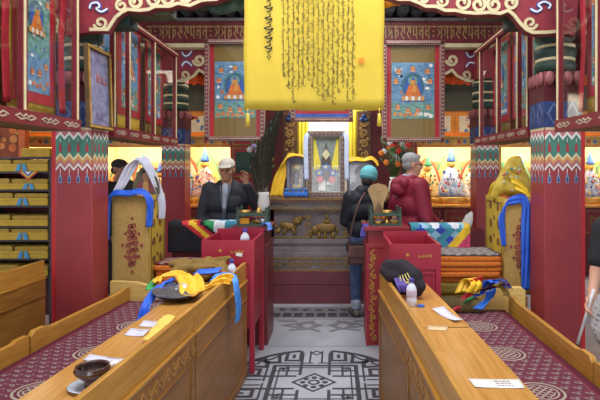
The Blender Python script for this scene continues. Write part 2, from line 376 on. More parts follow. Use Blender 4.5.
struct(cb.build('ceiling_rafters', [black], ceiling))

# ------------------------------------------------------------------ back lintel with gilt script, dark eave tiles, cloud boards
LY = 6.9
lt = MB().box(-2.62, 2.32, LY, LY + 0.12, 3.27, 3.56)
lintel = struct(lt.build('trim_1', [mat('lintel_red', (112, 36, 42), rough=0.5, var=0.1)]))
t = MB(); t.box(-2.62, 2.32, LY - 0.03, LY + 0.12, 3.215, 3.268); struct(t.build('trim_molding', [cream], lintel))
t = MB(); t.box(-2.62, 2.32, LY - 0.05, LY + 0.12, 3.56, 3.6); struct(t.build('trim_molding', [mat('grey_molding', (120, 110, 108), var=0.1)], lintel))
gl = MB(); x = -2.5; k = 0; rr = random.Random(3); fl = front(0, LY, 3.335)
while x < 2.25:                                  # rows of letters that hang from a head bar
    wd = 0.082; kind = (k * 5 + k // 3) % 6; hh = 0.17
    gl.box(x, x + wd - 0.012, hh - 0.018, hh, 0, 0.008, 0, fl)
    st = lambda pts, w=0.013: gl.stroke([(x + a * wd, b * hh) for a, b in pts], w, 0, 0.007, 0, fl)
    if kind == 0: st([(0.68, 0.9), (0.68, 0.0)]); st([(0.68, 0.5), (0.3, 0.7), (0.12, 0.45), (0.35, 0.25)])
    elif kind == 1: st([(0.2, 0.9), (0.2, 0.3), (0.68, 0.3)]); st([(0.68, 0.9), (0.68, 0.0)])
    elif kind == 2: st([(0.4, 0.9), (0.4, 0.6), (0.15, 0.4), (0.4, 0.15), (0.7, 0.0)]); st([(0.7, 0.9), (0.7, 0.4)])
    elif kind == 3: st([(0.3, 0.9), (0.3, 0.0)]); st([(0.3, 0.55), (0.65, 0.7), (0.72, 0.35), (0.5, 0.15)])
    elif kind == 4: st([(0.15, 0.8), (0.4, 0.5), (0.15, 0.2)]); st([(0.7, 0.9), (0.7, 0.0)]); st([(0.4, 0.5), (0.7, 0.5)], 0.016)
    else:
        for q in (0.2, 0.8): gl.disc(x + 0.4 * wd, q * 0.1 + 0.02, 0.012, 0, 0.007, 0, fl, 8)
    x += wd; k += 1
struct(gl.build('trim_lettering', [mat('dull_gilt', (168, 140, 84), rough=0.5, var=0.1)], lintel))
# eave tiles: dark scallops above the lintel
tl = MB()
for i in range(26):
    x = -2.5 + i * 0.188
    tl.lathe([(0.062, -0.0), (0.092, 0.0), (0.092, 0.5), (0.07, 0.5)], (0, 0, 0), 12, 0, fr=Fr((x, LY - 0.22, 3.70), (1, 0, 0), (0, 0, 1), (0, 1, 0)))
    tl.disc(x, 0, 0.07, 0, 0.02, 1, front(x - x, LY - 0.215, 3.70), 12)
tl.box(-2.62, 2.32, LY - 0.12, LY + 0.12, 3.68, 3.80, 0)
struct(tl.build('trim_2', [grey_dk, black]))
bd = MB(); bd.box(-2.62, 2.32, LY + 0.14, LY + 0.2, 2.95, 3.3); struct(bd.build('trim_3', [mat('board_red', (128, 34, 40), var=0.1)]))

def cloud_board(name, label, outline, Y, depth, curls, blues, mats):
    """carved bracket board; outline in the board's own plane"""
    fr = front(0, Y, 0); m = MB(); m.prism(outline, -depth, 0, 0, fr)
    o = tag(m.build(name, [mats[0]]), label, 'bracket')
    r = MB()
    for q_, (pts, w) in enumerate(curls): r.stroke(pts, w, 0, 0.012 + .0002 * q_, 0, fr)
    r.build('scroll_carving', [mats[1]], o)
    if blues:
        b = MB()
        for pts, w in blues:
            b.stroke(pts, w, 0, 0.008, 0, fr); b.stroke(pts, w * 0.45, 0, 0.012, 1, fr)
        b.build('painted_cloud', [blue, white], o)
    return o
def pxs(lst, Y): return [PZ(a, b, Y) for a, b in lst]
def pxspiral(cx, cy, r0, r1, a0, turns, Y): return pxs(spiral(cx, cy, r0, r1, a0, turns), Y)
BY = 4.12
br_red = mat('bracket_red', (134, 44, 54), rough=0.5, var=0.08)
br_cream = mat('bracket_cream', (206, 190, 148), rough=0.55, var=0.06)
lo = [(66, -18), (66, 36), (90, 32), (108, 32), (112, 25), (116, 19), (122, 14), (128, 11), (140, 13), (149, 12), (155, 9), (162, 9), (170, 9), (178, 6), (190, 8), (202, 3), (216, 2), (230, -3), (250, -6), (262, -18)]
loc = [(90, 31), (108, 31), (112, 25), (116, 19), (122, 14), (128, 11), (140, 12), (149, 11), (155, 8), (162, 8), (170, 8), (178, 5), (190, 7), (202, 2), (216, 1), (230, -4), (250, -7)]
w1 = 3.2 * BY / F
curlL = [(pxs([(a, b - 1.4) for a, b in loc], BY), w1), (pxspiral(101, 23, 1.5, 7, 1.0, 1.3, BY), w1 * .8), (pxspiral(122, 6, 1.5, 6, 3.0, 1.25, BY), w1 * .8),
         (pxspiral(137, 2, 1.8, 7.5, 2.4, 1.4, BY), w1), (pxspiral(153, 0, 1.8, 7.5, .7, -1.4, BY), w1), (pxspiral(169, -1, 1.8, 7.5, 2.4, 1.4, BY), w1), (pxspiral(185, -3, 1.8, 7.5, .7, -1.4, BY), w1), (pxspiral(201, -6, 1.8, 8, 2.4, 1.4, BY), w1), (pxspiral(218, -9, 1.8, 8, .7, -1.4, BY), w1)]
blueL = [([PZ(p[0], p[1], BY) for p in catmull([(90, 9, 0), (92, 4, 0), (98, 3, 0), (100, 7, 0), (97, 9, 0), (102, 12, 0), (108, 9, 0)], 5)], w1 * 1.1)]
cloud_board('carved_bracket', 'red cloud-carved bracket board with cream scrolls above the left front column', pxs(lo[::-1], BY), BY, 0.07, curlL, blueL, (br_red, br_cream))
ro = [(372, -18), (385, -3), (398, 2), (410, 2), (420, 6), (426, 9), (436, 9), (445, 13), (455, 13), (464, 15), (476, 16), (488, 15), (500, 16), (508, 13), (514, 18), (520, 26), (526, 32), (532, 35), (545, 35), (568, 34), (575, 36), (580, -18)]
rc = [(385, -4), (398, 1), (410, 1), (420, 5), (426, 8), (436, 8), (445, 12), (455, 12), (464, 14), (476, 15), (488, 14), (500, 15), (508, 12), (514, 17), (520, 25), (526, 31), (532, 34), (545, 34), (556, 33)]
curlR = [(pxs([(a, b - 1.4) for a, b in rc], BY), w1), (pxspiral(530, 23, 1.5, 7, 2.1, -1.3, BY), w1 * .8), (pxspiral(510, 3, 1.8, 7.5, .7, -1.4, BY), w1), (pxspiral(494, 5, 1.8, 8, 2.4, 1.4, BY), w1), (pxspiral(478, 5, 1.8, 8, .7, -1.4, BY), w1),
         (pxspiral(462, 3, 1.8, 8, 0.6, -1.3, BY), w1), (pxspiral(443, 1, 1.5, 6, 1.8, 1.2, BY), w1 * .8), (pxspiral(424, -2, 1.5, 5, 1.2, 1.2, BY), w1 * .8)]
blueR = [([PZ(p[0], p[1], BY) for p in catmull([(530, 9, 0), (536, 12, 0), (541, 9, 0), (538, 5, 0), (544, 2, 0), (550, 5, 0), (548, 9, 0)], 5)], w1 * 1.1)]
cloud_board('carved_bracket', 'red cloud-carved bracket board with cream scrolls above the right front column', pxs(ro, BY), BY, 0.07, curlR, blueR, (br_red, br_cream))
# the boards go on past the columns, behind the cabinet glass
lo2 = [(20, -18), (22, 30), (34, 32), (50, 34), (64, 32), (66, -18)]
oL = cloud_board('carved_bracket', 'red scroll-carved bracket end behind the glass of the near left cabinet', pxs(lo2[::-1], BY + .01), BY + .01, 0.06,
            [(pxs([(22, 29), (34, 30), (50, 32), (64, 31)], BY + .01), w1), (pxspiral(54, 23, 1.5, 7, 1.0, 1.3, BY + .01), w1 * .8), (pxspiral(36, 14, 1.5, 8, 2.0, 1.3, BY + .01), w1 * .8)], None, (br_red, br_cream))
ro2 = [(581, -18), (581, 34), (596, 33), (612, 27), (628, 20), (640, -18)]
cloud_board('carved_bracket', 'red scroll-carved bracket end behind the glass of the near right cabinet', pxs(ro2[::-1], BY + .01), BY + .01, 0.06,
            [(pxs([(582, 33), (596, 31), (612, 25), (628, 18)], BY + .01), w1), (pxspiral(592, 21, 1.5, 7, 1.8, -1.3, BY + .01), w1 * .8), (pxspiral(606, 8, 1.5, 8, 2.0, -1.3, BY + .01), w1 * .8)], None, (br_red, br_cream))
# painted green beams that run behind the boards
for nm, x0, x1, z, lab in (('left', -2.3, -0.6, 2.78, 'left'), ('right', 0.55, 2.05, 2.78, 'right')):
    bm_ = MB(); sg = 1 if x0 < 0 else -1; e0, e1 = (x0, x1) if sg > 0 else (x1, x0)
    for k, (dz, ln) in enumerate(((0.0, 0.62), (0.09, 0.95), (0.18, 1.3), (0.27, 1.62))):
        xa, xb = e0, e0 + sg * ln
        bm_.box(min(xa, xb), max(xa, xb), BY + 0.13, BY + 0.32, z + dz, z + dz + 0.088, k % 2)
    struct(bm_.build('trim_4' if sg > 0 else 'trim_5', [green_dk, mat('olive_paint', (84, 92, 62), var=0.2)], bevel=0.01))
# rear cloud boards under the lintel
RY = LY + 0.13
for sgn, xs in ((-1, (-2.3, -1.66)), (1, (1.46, 2.15))):
    z1 = 3.21
    if sgn > 0: ol = pxs([(444, 48), (444, 76), (452, 72), (458, 78), (468, 83), (482, 83), (482, 48)], RY)
    else: ol = pxs([(206, 48), (206, 72), (200, 70), (194, 76), (184, 80), (174, 80), (172, 48)], RY)
    rb = [PZ(p[0], p[1], RY) for p in (catmull([(466, 52, 0), (469, 57, 0), (473, 56, 0), (476, 52, 0)], 5) if sgn > 0 else catmull([(182, 52, 0), (185, 56, 0), (189, 55, 0), (192, 51, 0)], 5))]
    rb2 = [PZ(p[0], p[1], RY) for p in (catmull([(466, 67, 0), (469, 63, 0), (473, 63, 0), (477, 66, 0)], 5) if sgn > 0 else catmull([(182, 66, 0), (185, 62, 0), (189, 63, 0), (192, 66, 0)], 5))]
    cx = 452 if sgn > 0 else 199
    cu = [(pxspiral(cx, 60, 1.5, 6, 1.2, 1.3, RY), 0.035), (pxspiral(cx + 14 * sgn, 75, 1.2, 5, 1.2, 1.2, RY), 0.03),
          (pxs([(cx - 7 * sgn, 74), (cx, 70), (cx + 5 * sgn, 76), (cx + 15 * sgn, 81), (cx + 28 * sgn, 81)], RY), 0.035)]
    cloud_board('carved_bracket', 'red bracket board with blue clouds beside the %s framed scroll painting' % ('right' if sgn > 0 else 'left'), ol, RY, 0.03, cu, [(rb, 0.04), (rb2, 0.04)], (br_red, br_cream))

# ------------------------------------------------------------------ columns
col_red = mat('column_red', (152, 56, 60), rough=0.42, var=0.06, scale=3)
def zig(z, amp, per, w, ph=0):
    n = int(round(w / per)) * 2; return [(-w / 2 + w * i / n, z + (amp if (i + ph) % 2 else -amp)) for i in range(n + 1)]
def painted_face(m, fr, w):
    """zigzag bands and drop motifs; a thin inlay on one face; fr(a, z): a across, z height"""
    per = w / 4; am = 0.022; T = 0.0015
    def band(z0, z1, mi, p0=0, p1=0):
        lo_, hi = zig(z0, am, per, w, p0), zig(z1, am, per, w, p1); m.prism(lo_ + hi[::-1], 0, T, mi, fr)
    m.prism([(-w / 2, 1.93), (w / 2, 1.93)] + zig(1.895, am, per, w)[::-1], 0, T, 3, fr)
    band(1.868, 1.895, 1); band(1.722, 1.868, 0); band(1.700, 1.722, 4); band(1.672, 1.700, 2); band(1.640, 1.672, 3); band(1.618, 1.640, 1)
    m.prism([(-w / 2, 2.02), (-w / 2, 1.93), (w / 2, 1.93), (w / 2, 2.02)], 0, T, 4, fr)
    for i in range(4):
        a = -w / 2 + per * (i + 0.5)
        m.prism([(a - 0.012, 1.75), (a + 0.012, 1.75), (a + 0.012, 1.79), (a, 1.83), (a - 0.012, 1.79)], T, 2 * T, 5, fr)
        m.stroke([(a, 1.83), (a, 1.86)], 0.004, T, 2 * T, 1, fr)
        m.prism([(a - 0.013, 1.50), (a + 0.013, 1.50), (a + 0.013, 1.54), (a, 1.575), (a - 0.013, 1.54)], 0, T, 6, fr)
        m.prism([(a - 0.009, 1.506), (a + 0.009, 1.506), (a + 0.009, 1.535), (a, 1.555), (a - 0.009, 1.535)], T, 2 * T, 7, fr)
        m.stroke([(a, 1.575), (a, 1.615)], 0.005, 0, T, 1, fr)
def column(label, x0, x1, y0, y1, top, aisle):
    b = MB(); w_ = x1 - x0; cx, cy = (x0 + x1) / 2, (y0 + y1) / 2
    b.box(x0, x1, y0, y1, 0, 2.40); b.box(x0 + .02, x1 - .02, y0 + .02, y1 - .02, 2.80, top); b.box(cx - .06, cx + .06, cy - .06, cy + .06, 2.40, 2.80); o = tag(b.build('painted_column', [col_red], bevel=0.008, base=(cx, cy, 0)), label, 'column')
    ORG[o.name] = Vector((cx, cy, 0))
    p = MB()
    painted_face(p, Fr((cx, y0, 0), (1, 0, 0), (0, 0, 1), (0, -1, 0)), w_ - 0.012)
    painted_face(p, Fr((x1 if aisle > 0 else x0, cy, 0), (0, aisle, 0), (0, 0, 1), (aisle, 0, 0)), (y1 - y0) - 0.012)
    p.build('painted_band', [teal, white, mat('ochre_stripe', (206, 150, 84), var=0.06), pink, cream, mat('drop_red', (168, 60, 66), var=0.05), blue_lt, mat('drop_blue', (70, 84, 120), var=0.06)], o)
    xe = x0 - .04 if aisle > 0 else x1
    if top < 3.1: MB().box(xe, xe + .04, y0 + .02, y0 + .06, 0, 2.0).build('edge_strip', [mat('scarlet_strip', (206, 44, 50), rough=.5, var=.05)], o)
    # upper painted tiers
    e = 0.006
    q = MB(); q.box(x0 - e, x1 + e, y0 - e, y1 + e, 1.95, 2.16, 0)
    for fr in (Fr((cx, y0 - e, 0), (1, 0, 0), (0, 0, 1), (0, -1, 0)), Fr((x1 + e if aisle > 0 else x0 - e, cy, 0), (0, aisle, 0), (0, 0, 1), (aisle, 0, 0))):
        for a in (-0.075, 0.075):
            q.prism([(a, 1.97), (a + 0.06, 2.06), (a, 2.15), (a - 0.06, 2.06)], 0, 0.002, 1, fr); q.prism([(a, 1.99), (a + 0.035, 2.06), (a, 2.13), (a - 0.035, 2.06)], 0.002, 0.003, 0, fr)
    q.build('blue_collar', [mat('collar_blue', (42, 60, 108), rough=.6, var=.2), mat('collar_light', (88, 106, 146), rough=.6)], o)
    q = MB(); q.box(x0 - e, x1 + e, y0 - e, y1 + e, 2.16, 2.29); q.build('red_collar', [maroon], o)
    q = MB(); r0 = w_ / 2
    for i in range(4):
        for sx, sy in ((1, 0), (-1, 0), (0, 1), (0, -1)):
            a = -r0 + (i + 0.5) * w_ / 4
            c = (cx + sx * (r0 + 0.012) + (a if sx == 0 else 0), cy + sy * (r0 + 0.012) + (a if sy == 0 else 0), 2.345); q.ell(c, (0.038, 0.038, 0.058) if sx == 0 else (0.02, 0.038, 0.058), 0, seg=10, rings=6)
    q.box(x0, x1, y0, y1, 2.295, 2.4); q.build('lotus_collar', [mat('lotus_pink', (152, 86, 86), rough=.6, var=.1)], o)
    q = MB(); fr = Fr((cx, cy, 0)); s2 = r0 * 0.98
    q.lathe([(s2 * .9, 2.40), (s2 * 1.08, 2.43), (s2 * 1.12, 2.47), (s2 * 1.0, 2.51), (s2 * 1.12, 2.55), (s2 * 1.14, 2.58), (s2 * 1.0, 2.62), (s2 * .85, 2.66), (s2 * 1.05, 2.69), (s2 * 1.1, 2.74), (s2 * .9, 2.80)], (cx, cy, 0), 24, 0)
    for z in (2.51, 2.62, 2.76): q.lathe([(s2 * 0.9, z - 0.014), (s2 * 1.06, z - 0.012), (s2 * 1.06, z + 0.012), (s2 * 0.9, z + 0.014)], (cx, cy, 0), 24, 1)
    q.build('vase_capital', [green_dk, cream], o)
    return o
column('left front red column with zigzag bands, beside the book shelves', -2.26, -1.96, 4.2, 4.5, 3.0, 1)
column('right front red column with zigzag bands, at the right bench end', 1.69, 1.99, 4.2, 4.5, 3.0, -1)
column('left rear red column with zigzag bands, behind the white-draped throne', -2.38, -2.06, 7.12, 7.42, 3.2, 1)
column('right rear red column with zigzag bands, behind the yellow-draped throne', 1.86, 2.16, 6.85, 7.15, 3.2, -1)
# ------------------------------------------------------------------ scroll paintings
sky_a = mat('painting_blue', (70, 108, 146), rough=0.7, scale=22, rgb2=(122, 160, 184))
sky_g = mat('painting_green', (70, 120, 104), rough=0.7, scale=26, rgb2=(128, 170, 160))
sky_l = mat('painting_lilac', (112, 110, 150), rough=0.6, scale=16, rgb2=(160, 158, 186))
brocade = mat('olive_brocade', (108, 86, 34), rough=0.6, scale=60, stretch=(3, 3, 0.6), rgb2=(136, 108, 46))
br_yel = mat('yellow_brocade', (200, 160, 44), rough=0.6, scale=40, rgb2=(222, 186, 70))
br_blue = mat('blue_border', (54, 84, 156), rough=0.6)
br_redc = mat('red_silk_border', (166, 30, 44), rough=0.55, var=0.1, stretch=(1, 1, 0.4))
skin_o = mat('painted_ochre', (206, 140, 70), rough=0.6, var=0.1)
robe_o = mat('painted_robe', (204, 112, 48), rough=0.6, var=0.15)
halo_t = mat('painted_halo', (60, 104, 120), rough=0.6, var=0.15)
PAINT = [sky_a, skin_o, robe_o, halo_t, white, blue, sky_g, orange]      # painting materials
def figure(m, fr, a, b, s, T):                      # a small seated figure in flat paint
    m.disc(a, b + 0.18 * s, 0.42 * s, T, 2 * T, 3, fr, 20, 0.5 * s); m.disc(a, b + 0.12 * s, 0.34 * s, 2 * T, 3 * T, 5 if s > .15 else 7, fr, 18, 0.42 * s); m.disc(a, b + 0.36 * s, .19 * s, 3 * T, 3.5 * T, 6, fr, 14)
    m.prism([(a - .34 * s, b - .22 * s), (a + .34 * s, b - .22 * s), (a + .26 * s, b - .08 * s), (a + .15 * s, b + .22 * s), (a - .15 * s, b + .22 * s), (a - .26 * s, b - .08 * s)], 3 * T, 4 * T, 2, fr)
    m.prism([(a - .04 * s, b - .05 * s), (a + .13 * s, b - .05 * s), (a + .12 * s, b + .2 * s), (a, b + .2 * s)], 4 * T, 5 * T, 1, fr)
    m.disc(a, b + .33 * s, .1 * s, 4 * T, 5 * T, 1, fr, 12, .13 * s); m.disc(a, b + .44 * s, .06 * s, 5 * T, 6 * T, 5, fr, 8)
    for k in range(7): m.disc(a - .36 * s + k * .12 * s, b - .3 * s, .075 * s, 3 * T, 4 * T, 4 if k % 2 else 1, fr, 10, .09 * s)
def painting(m, fr, w, h, style, seed, main=True):
    """paint on a w x h field centred on fr; material slots as in PAINT"""
    r = random.Random(seed); T = 0.0007
    m.box(-w / 2, w / 2, -h / 2, h / 2, 0, T, 6 if style == 'green' else 0, fr)
    hills = [(-w / 2, -h * .5)] + [(-w / 2 + w * i / 14, -h * .22 + r.uniform(-.04, .04) * h) for i in range(15)] + [(w / 2, -h * .5)]
    m.prism(hills, T, 1.6 * T, 6 if style != 'green' else 0, fr)
    for k in range(26):
        a, b = r.uniform(-.44, .44) * w, r.uniform(-.47, .45) * h
        m.disc(a, b, r.uniform(.025, .06) * w, 1.6 * T, 1.9 * T, r.choice([4, 4, 5, 6, 2, 0, 3]), fr, 9, r.uniform(.02, .045) * w)
    for k in range(8):
        a = -.42 * w + .12 * w * k; m.disc(a, -.44 * h + r.uniform(-.02, .03) * h, .05 * w, 2 * T, 2.3 * T, r.choice([2, 1, 4]), fr, 8)
    for (a, b) in ((-.34, .34), (0, .38), (.34, .34), (-.4, .16), (.4, .16), (-.36, -.3), (-.12, -.36), (.12, -.36), (.36, -.3)):
        figure(m, fr, a * w, b * h, .15 * w, 3 * T)
    if main: figure(m, fr, 0, 0.0, .62 * w, 5 * T)
def thangka(label, fr, w, h, pw, ph, pc, style, seed, cloth, border, group=None, rods=True):
    """hanging brocade scroll; fr: centre of the scroll; (pw, ph) painted field, pc its height offset"""
    root = thing('scroll_painting', label, 'painting', tuple(fr(0, -h / 2, 0)), group)
    g = [[fr(-w / 2 + w * i / 16, -h / 2 + h * j / 10, -0.012 + 0.006 * math.sin(i * 1.7 + seed)) for j in range(11)] for i in range(17)]
    MB().sheet(g, 0.004, 0).build('brocade_mount', [cloth], root)
    b = MB()
    if border: 
        for mi, e in enumerate(border): 
            aw, ah = pw / 2 + e[0], ph / 2 + e[0]; b.box(-aw, aw, pc - ah, pc + ah, 0.0002 * (3 - mi), 0.0008 * (3 - mi), mi, fr)
        b.build('silk_border', [e[1] for e in border], root)
    p = MB(); painting(p, fr.sub(0, pc, 0.003), pw, ph, style, seed); p.build('painted_panel', PAINT, root)
    if rods:
        for z, nm in ((-h / 2, 'bottom_rod'), (h / 2, 'top_rod')): MB().tube([fr(-w / 2 - 0.03, z, 0), fr(w / 2 + 0.03, z, 0)], 0.013, 10).build(nm, [gold_old], root)
    return root

# three glazed, carved frames that hang before the altar
frame_m = mat('carved_frame_wood', (112, 88, 80), rough=0.55, scale=60, rgb2=(160, 136, 120), bump=0.5)
def framed(label, x0, x1, z0, z1, Y, seed, style='blue', red_side=True, redw=0.055):
    w, h = x1 - x0, z1 - z0; cx, cz = (x0 + x1) / 2, (z0 + z1) / 2; fr = front(cx, Y, cz)
    root = thing('framed_scroll_painting', label, 'painting', (cx, Y, z0))
    b = MB(); t = 0.055
    for (a0, a1, b0, b1) in ((-w/2, w/2, -h/2, -h/2 + t), (-w/2, w/2, h/2 - t, h/2), (-w/2, -w/2 + t, -h/2 + t, h/2 - t), (w/2 - t, w/2, -h/2 + t, h/2 - t)):
        b.box(a0, a1, b0, b1, -0.02, 0.035, 0, fr); b.box(a0 + .012, a1 - .012, b0 + .012, b1 - .012, 0.035, 0.042, 1, fr)
    n = 26
    for i in range(n):
        b.disc(-w / 2 + w * (i + .5) / n, h / 2 - t / 2, .011, .042, .05, 2, fr, 6); b.disc(-w / 2 + w * (i + .5) / n, -h / 2 + t / 2, .011, .042, .05, 2, fr, 6)
        b.disc(-w / 2 + t / 2, -h / 2 + h * (i + .5) / n, .011, .042, .05, 2, fr, 6); b.disc(w / 2 - t / 2, -h / 2 + h * (i + .5) / n, .011, .042, .05, 2, fr, 6)
    for sx in (-1, 1):
        for sz in (-1, 1): b.disc(sx * (w / 2 - t / 2), sz * (h / 2 - t / 2), .024, .042, .053, 3, fr, 10)
    b.build('carved_frame', [frame_m, mat('frame_red', (120, 52, 58), var=0.1), mat('frame_light', (176, 158, 140), var=0.1), maroon], root)
    iw, ih = w / 2 - t, h / 2 - t
    c = MB(); c.box(-iw, iw, -ih, ih, -0.016, -0.012, 0, fr)
    c.build('brocade_mount', [brocade], root)
    if red_side:
        c = MB(); c.box(-iw, -iw + redw, -ih, ih, -0.0118, -0.0095, 0, fr); c.box(iw - redw, iw, -ih, ih, -0.0118, -0.0095, 0, fr)
        if seed == 13: c.box(-iw, iw, -ih, -ih * .9, -.0094, -.009, 1, fr); c.box(-iw, iw, -ih * .9, -ih * .84, -.0094, -.009, 0, fr)
        c.build('silk_border', [br_redc, br_blue], root)
    p = MB(); painting(p, fr.sub(0, ih * 0.02, -0.0085), 2 * iw - 2 * redw - .02, ih * (1.22 if seed != 13 else 1.6), style, seed); p.build('painted_panel', PAINT, root)
    g = MB(); g.box(-iw, iw, -ih, ih, 0.006, 0.008, 0, fr); g.build('glass_pane', [glass], root)
    # hanging cord up to the lintel
    g = MB(); 
    for sx in (-1, 1): g.tube([fr(sx * w * .3, h / 2, 0), (cx + sx * w * .3, LY - 0.06, 3.58)], 0.004, 6)
    g.build('hanging_wire', [black], root)
    return root
a = P(205, 141, 6.4); b_ = P(265, 40, 6.4); framed('carved glazed frame with a scroll painting of a seated figure, left of the yellow banner', a[0], b_[0], a[2], b_[2], 6.4, 11)
a = P(382, 142, 6.4); b_ = P(444, 41, 6.4); framed('carved glazed frame with a scroll painting of a seated figure, right of the yellow banner', a[0], b_[0], a[2], b_[2], 6.4, 12)
a = P(291, 122, 6.7); b_ = P(353, 30, 6.7); framed('carved glazed frame mostly hidden behind the yellow banner, above the altar', a[0], b_[0], a[2], b_[2], 6.7, 13, redw=0.03)

# ------------------------------------------------------------------ yellow banner with columns of vertical script
BX, BYY = (P(244, 0, 3.95)[0], P(384, 0, 3.95)[0]), 3.95
bz0 = P(0, 110, BYY)[2]; bz1 = 3.35; bcx = sum(BX) / 2; bw = BX[1] - BX[0]
silk_y = mat('yellow_silk', (214, 182, 52), rough=0.5, var=0.03, scale=3, sheen=0.2)
root = thing('script_banner', 'large yellow silk banner with columns of vertical black script', 'banner', (bcx, BYY, bz0))
g = [[(bcx - bw / 2 + bw * i / 28 + 0.004 * math.sin(j), BYY + 0.006 * math.sin(i * .55) * (1 - j / 14) + 0.003 * math.sin(i * 1.3 + j * .5), bz0 + 0.004 * math.sin(i * .7) * (j == 0) + (bz1 - bz0) * j / 14) for j in range(15)] for i in range(29)]
MB().sheet(g, 0.003).build('silk_panel', [silk_y], root)
MB().tube([(bcx - bw / 2 - .05, BYY, bz1), (bcx + bw / 2 + .05, BYY, bz1)], .016, 10).build('hanging_rod', [gold_old], root)
cal = MB(); ink = 0; fr = front(0, BYY - 0.0125, 0); s_ = BYY / F; rr = random.Random(5)
def script_line(px, y0, y1, amp, w, r):
    """a word column: a straight stem, with teeth to the left, bows and tails"""
    y = y0
    while y < y1:
        L = min(r.uniform(7, 15), y1 - y)
        if L < 2: break
        cal.stroke(pxs([(px + 0.3 * math.sin(y * .4), y + L * i / 4) for i in range(5)], BYY), w * s_, 0, 0.0008, 0, fr)
        yy = y + 1.2
        while yy < y + L - 1.2:
            k = r.random()
            if k < .4: cal.stroke(pxs([(px, yy), (px - amp, yy + .6)], BYY), w * s_ * .8, 0, 0.001, 0, fr)
            elif k < .7: cal.stroke(pxs([(px, yy), (px + amp * .9, yy + .8), (px + amp * .7, yy + 1.9), (px, yy + 2.0)], BYY), w * s_ * .75, 0, 0.001, 0, fr)
            elif k < .85: cal.stroke(pxs([(px, yy), (px - amp * 1.1, yy + 1), (px - amp * .6, yy + 2.2), (px, yy + 1.8)], BYY), w * s_ * .75, 0, 0.001, 0, fr)
            yy += r.uniform(1.1, 2.4)
        if r.random() < .6: cal.stroke(pxs([(px, y + L), (px + amp * .6, y + L + .8), (px + amp * 1.9, y + L - .8)], BYY), w * s_ * .8, 0, 0.001, 0, fr)
        y += L + r.uniform(1.0, 2.0)
ends = [78, 91, 102, 90, 86, 80, 90, 95, 100, 96, 104, 92, 88, 101, 100, 97]
for k in range(15): script_line(283.5 + k * 4.95, -20, ends[k], 1.75, 0.52, rr)
for k, (ya, hw_) in enumerate(((-8, 4), (3, 4.5), (14, 4), (24, 5), (33, 4.2), (43, 4))):
    cal.stroke([PZ(p[0], p[1], BYY) for p in catmull([(268 + hw_ * .5, ya, 0), (270, ya + 3, 0), (268 - hw_ * .7, ya + 4.5, 0), (269, ya + 6, 0), (268 + hw_, ya + 5, 0), (270, ya + 8.5, 0), (267, ya + 10, 0)], 5)], 1.25 * s_, 0, .001 + .0001 * k, 0, fr)
for dx, dy in ((0, 55), (-1.4, 57.2), (1.4, 57.2), (0, 59)): cal.disc(*PZ(269 + dx, dy, BYY), 0.0065, 0, 0.001, 0, fr, 8)
cal.build('calligraphy', [mat('black_ink', (38, 32, 24), rough=0.7)], root)
sm = MB(); sx, sz = PZ(361.5, 61, BYY)
for k in range(3): sm.box(sx - .017, sx + .017, sz - .019 + k * .013, sz - .011 + k * .013, 0, 0.001, 0, fr)
sm.stroke([(sx - .019, sz - .02), (sx + .019, sz - .02), (sx + .019, sz + .02), (sx - .019, sz + .02)], .005, 0, .001, 0, fr, closed=True)
sm.build('seal_mark', [mat('orange_seal', (222, 132, 40), var=0.05)], root)
def tassel(x, y, z, L, m_, root):
    t = MB(); t.tube([(x, y, z + 0.01), (x, y, z - L * .18)], 0.004, 6); t.lathe([(0.002, 0), (0.014, -.01), (0.012, -.025), (0.014, -.03), (0.02, -L * .8), (0.004, -L * .82)], (x, y, z - L * .18), 10)
    return t.build('tassel', [m_], root)
tassel(BX[0] + 0.028, BYY, bz0, 0.125, silk_y, root); tassel(BX[1] - 0.035, BYY, bz0, 0.125, silk_y, root)
# other hangings whose lower edges show at the top of the picture
hang = [('orange silk hanging with a soft lower edge, right of the yellow banner', [(384, 8), (392, 7), (402, 4), (412, -2)], mat('orange_silk', (232, 150, 34), var=0.08)),
        ('dark green silk hanging left of the yellow banner', [(203, 2), (212, 12), (225, 14), (244, 10)], mat('green_silk', (70, 94, 78), var=0.12))]
for lab, edge, mm_ in hang:
    Yh = 4.35; top = 3.3; g = []
    pts = catmull([(p[0], p[1], 0) for p in edge], 5)
    for i, p in enumerate(pts):
        x, y, z = P(p[0], p[1], Yh); g.append([(x, Yh + 0.025 * math.sin(i * .9), z + (top - z) * j / 6) for j in range(7)])
    tag(MB().sheet(g, .004).build('silk_hanging', [mm_]), lab, 'hanging')

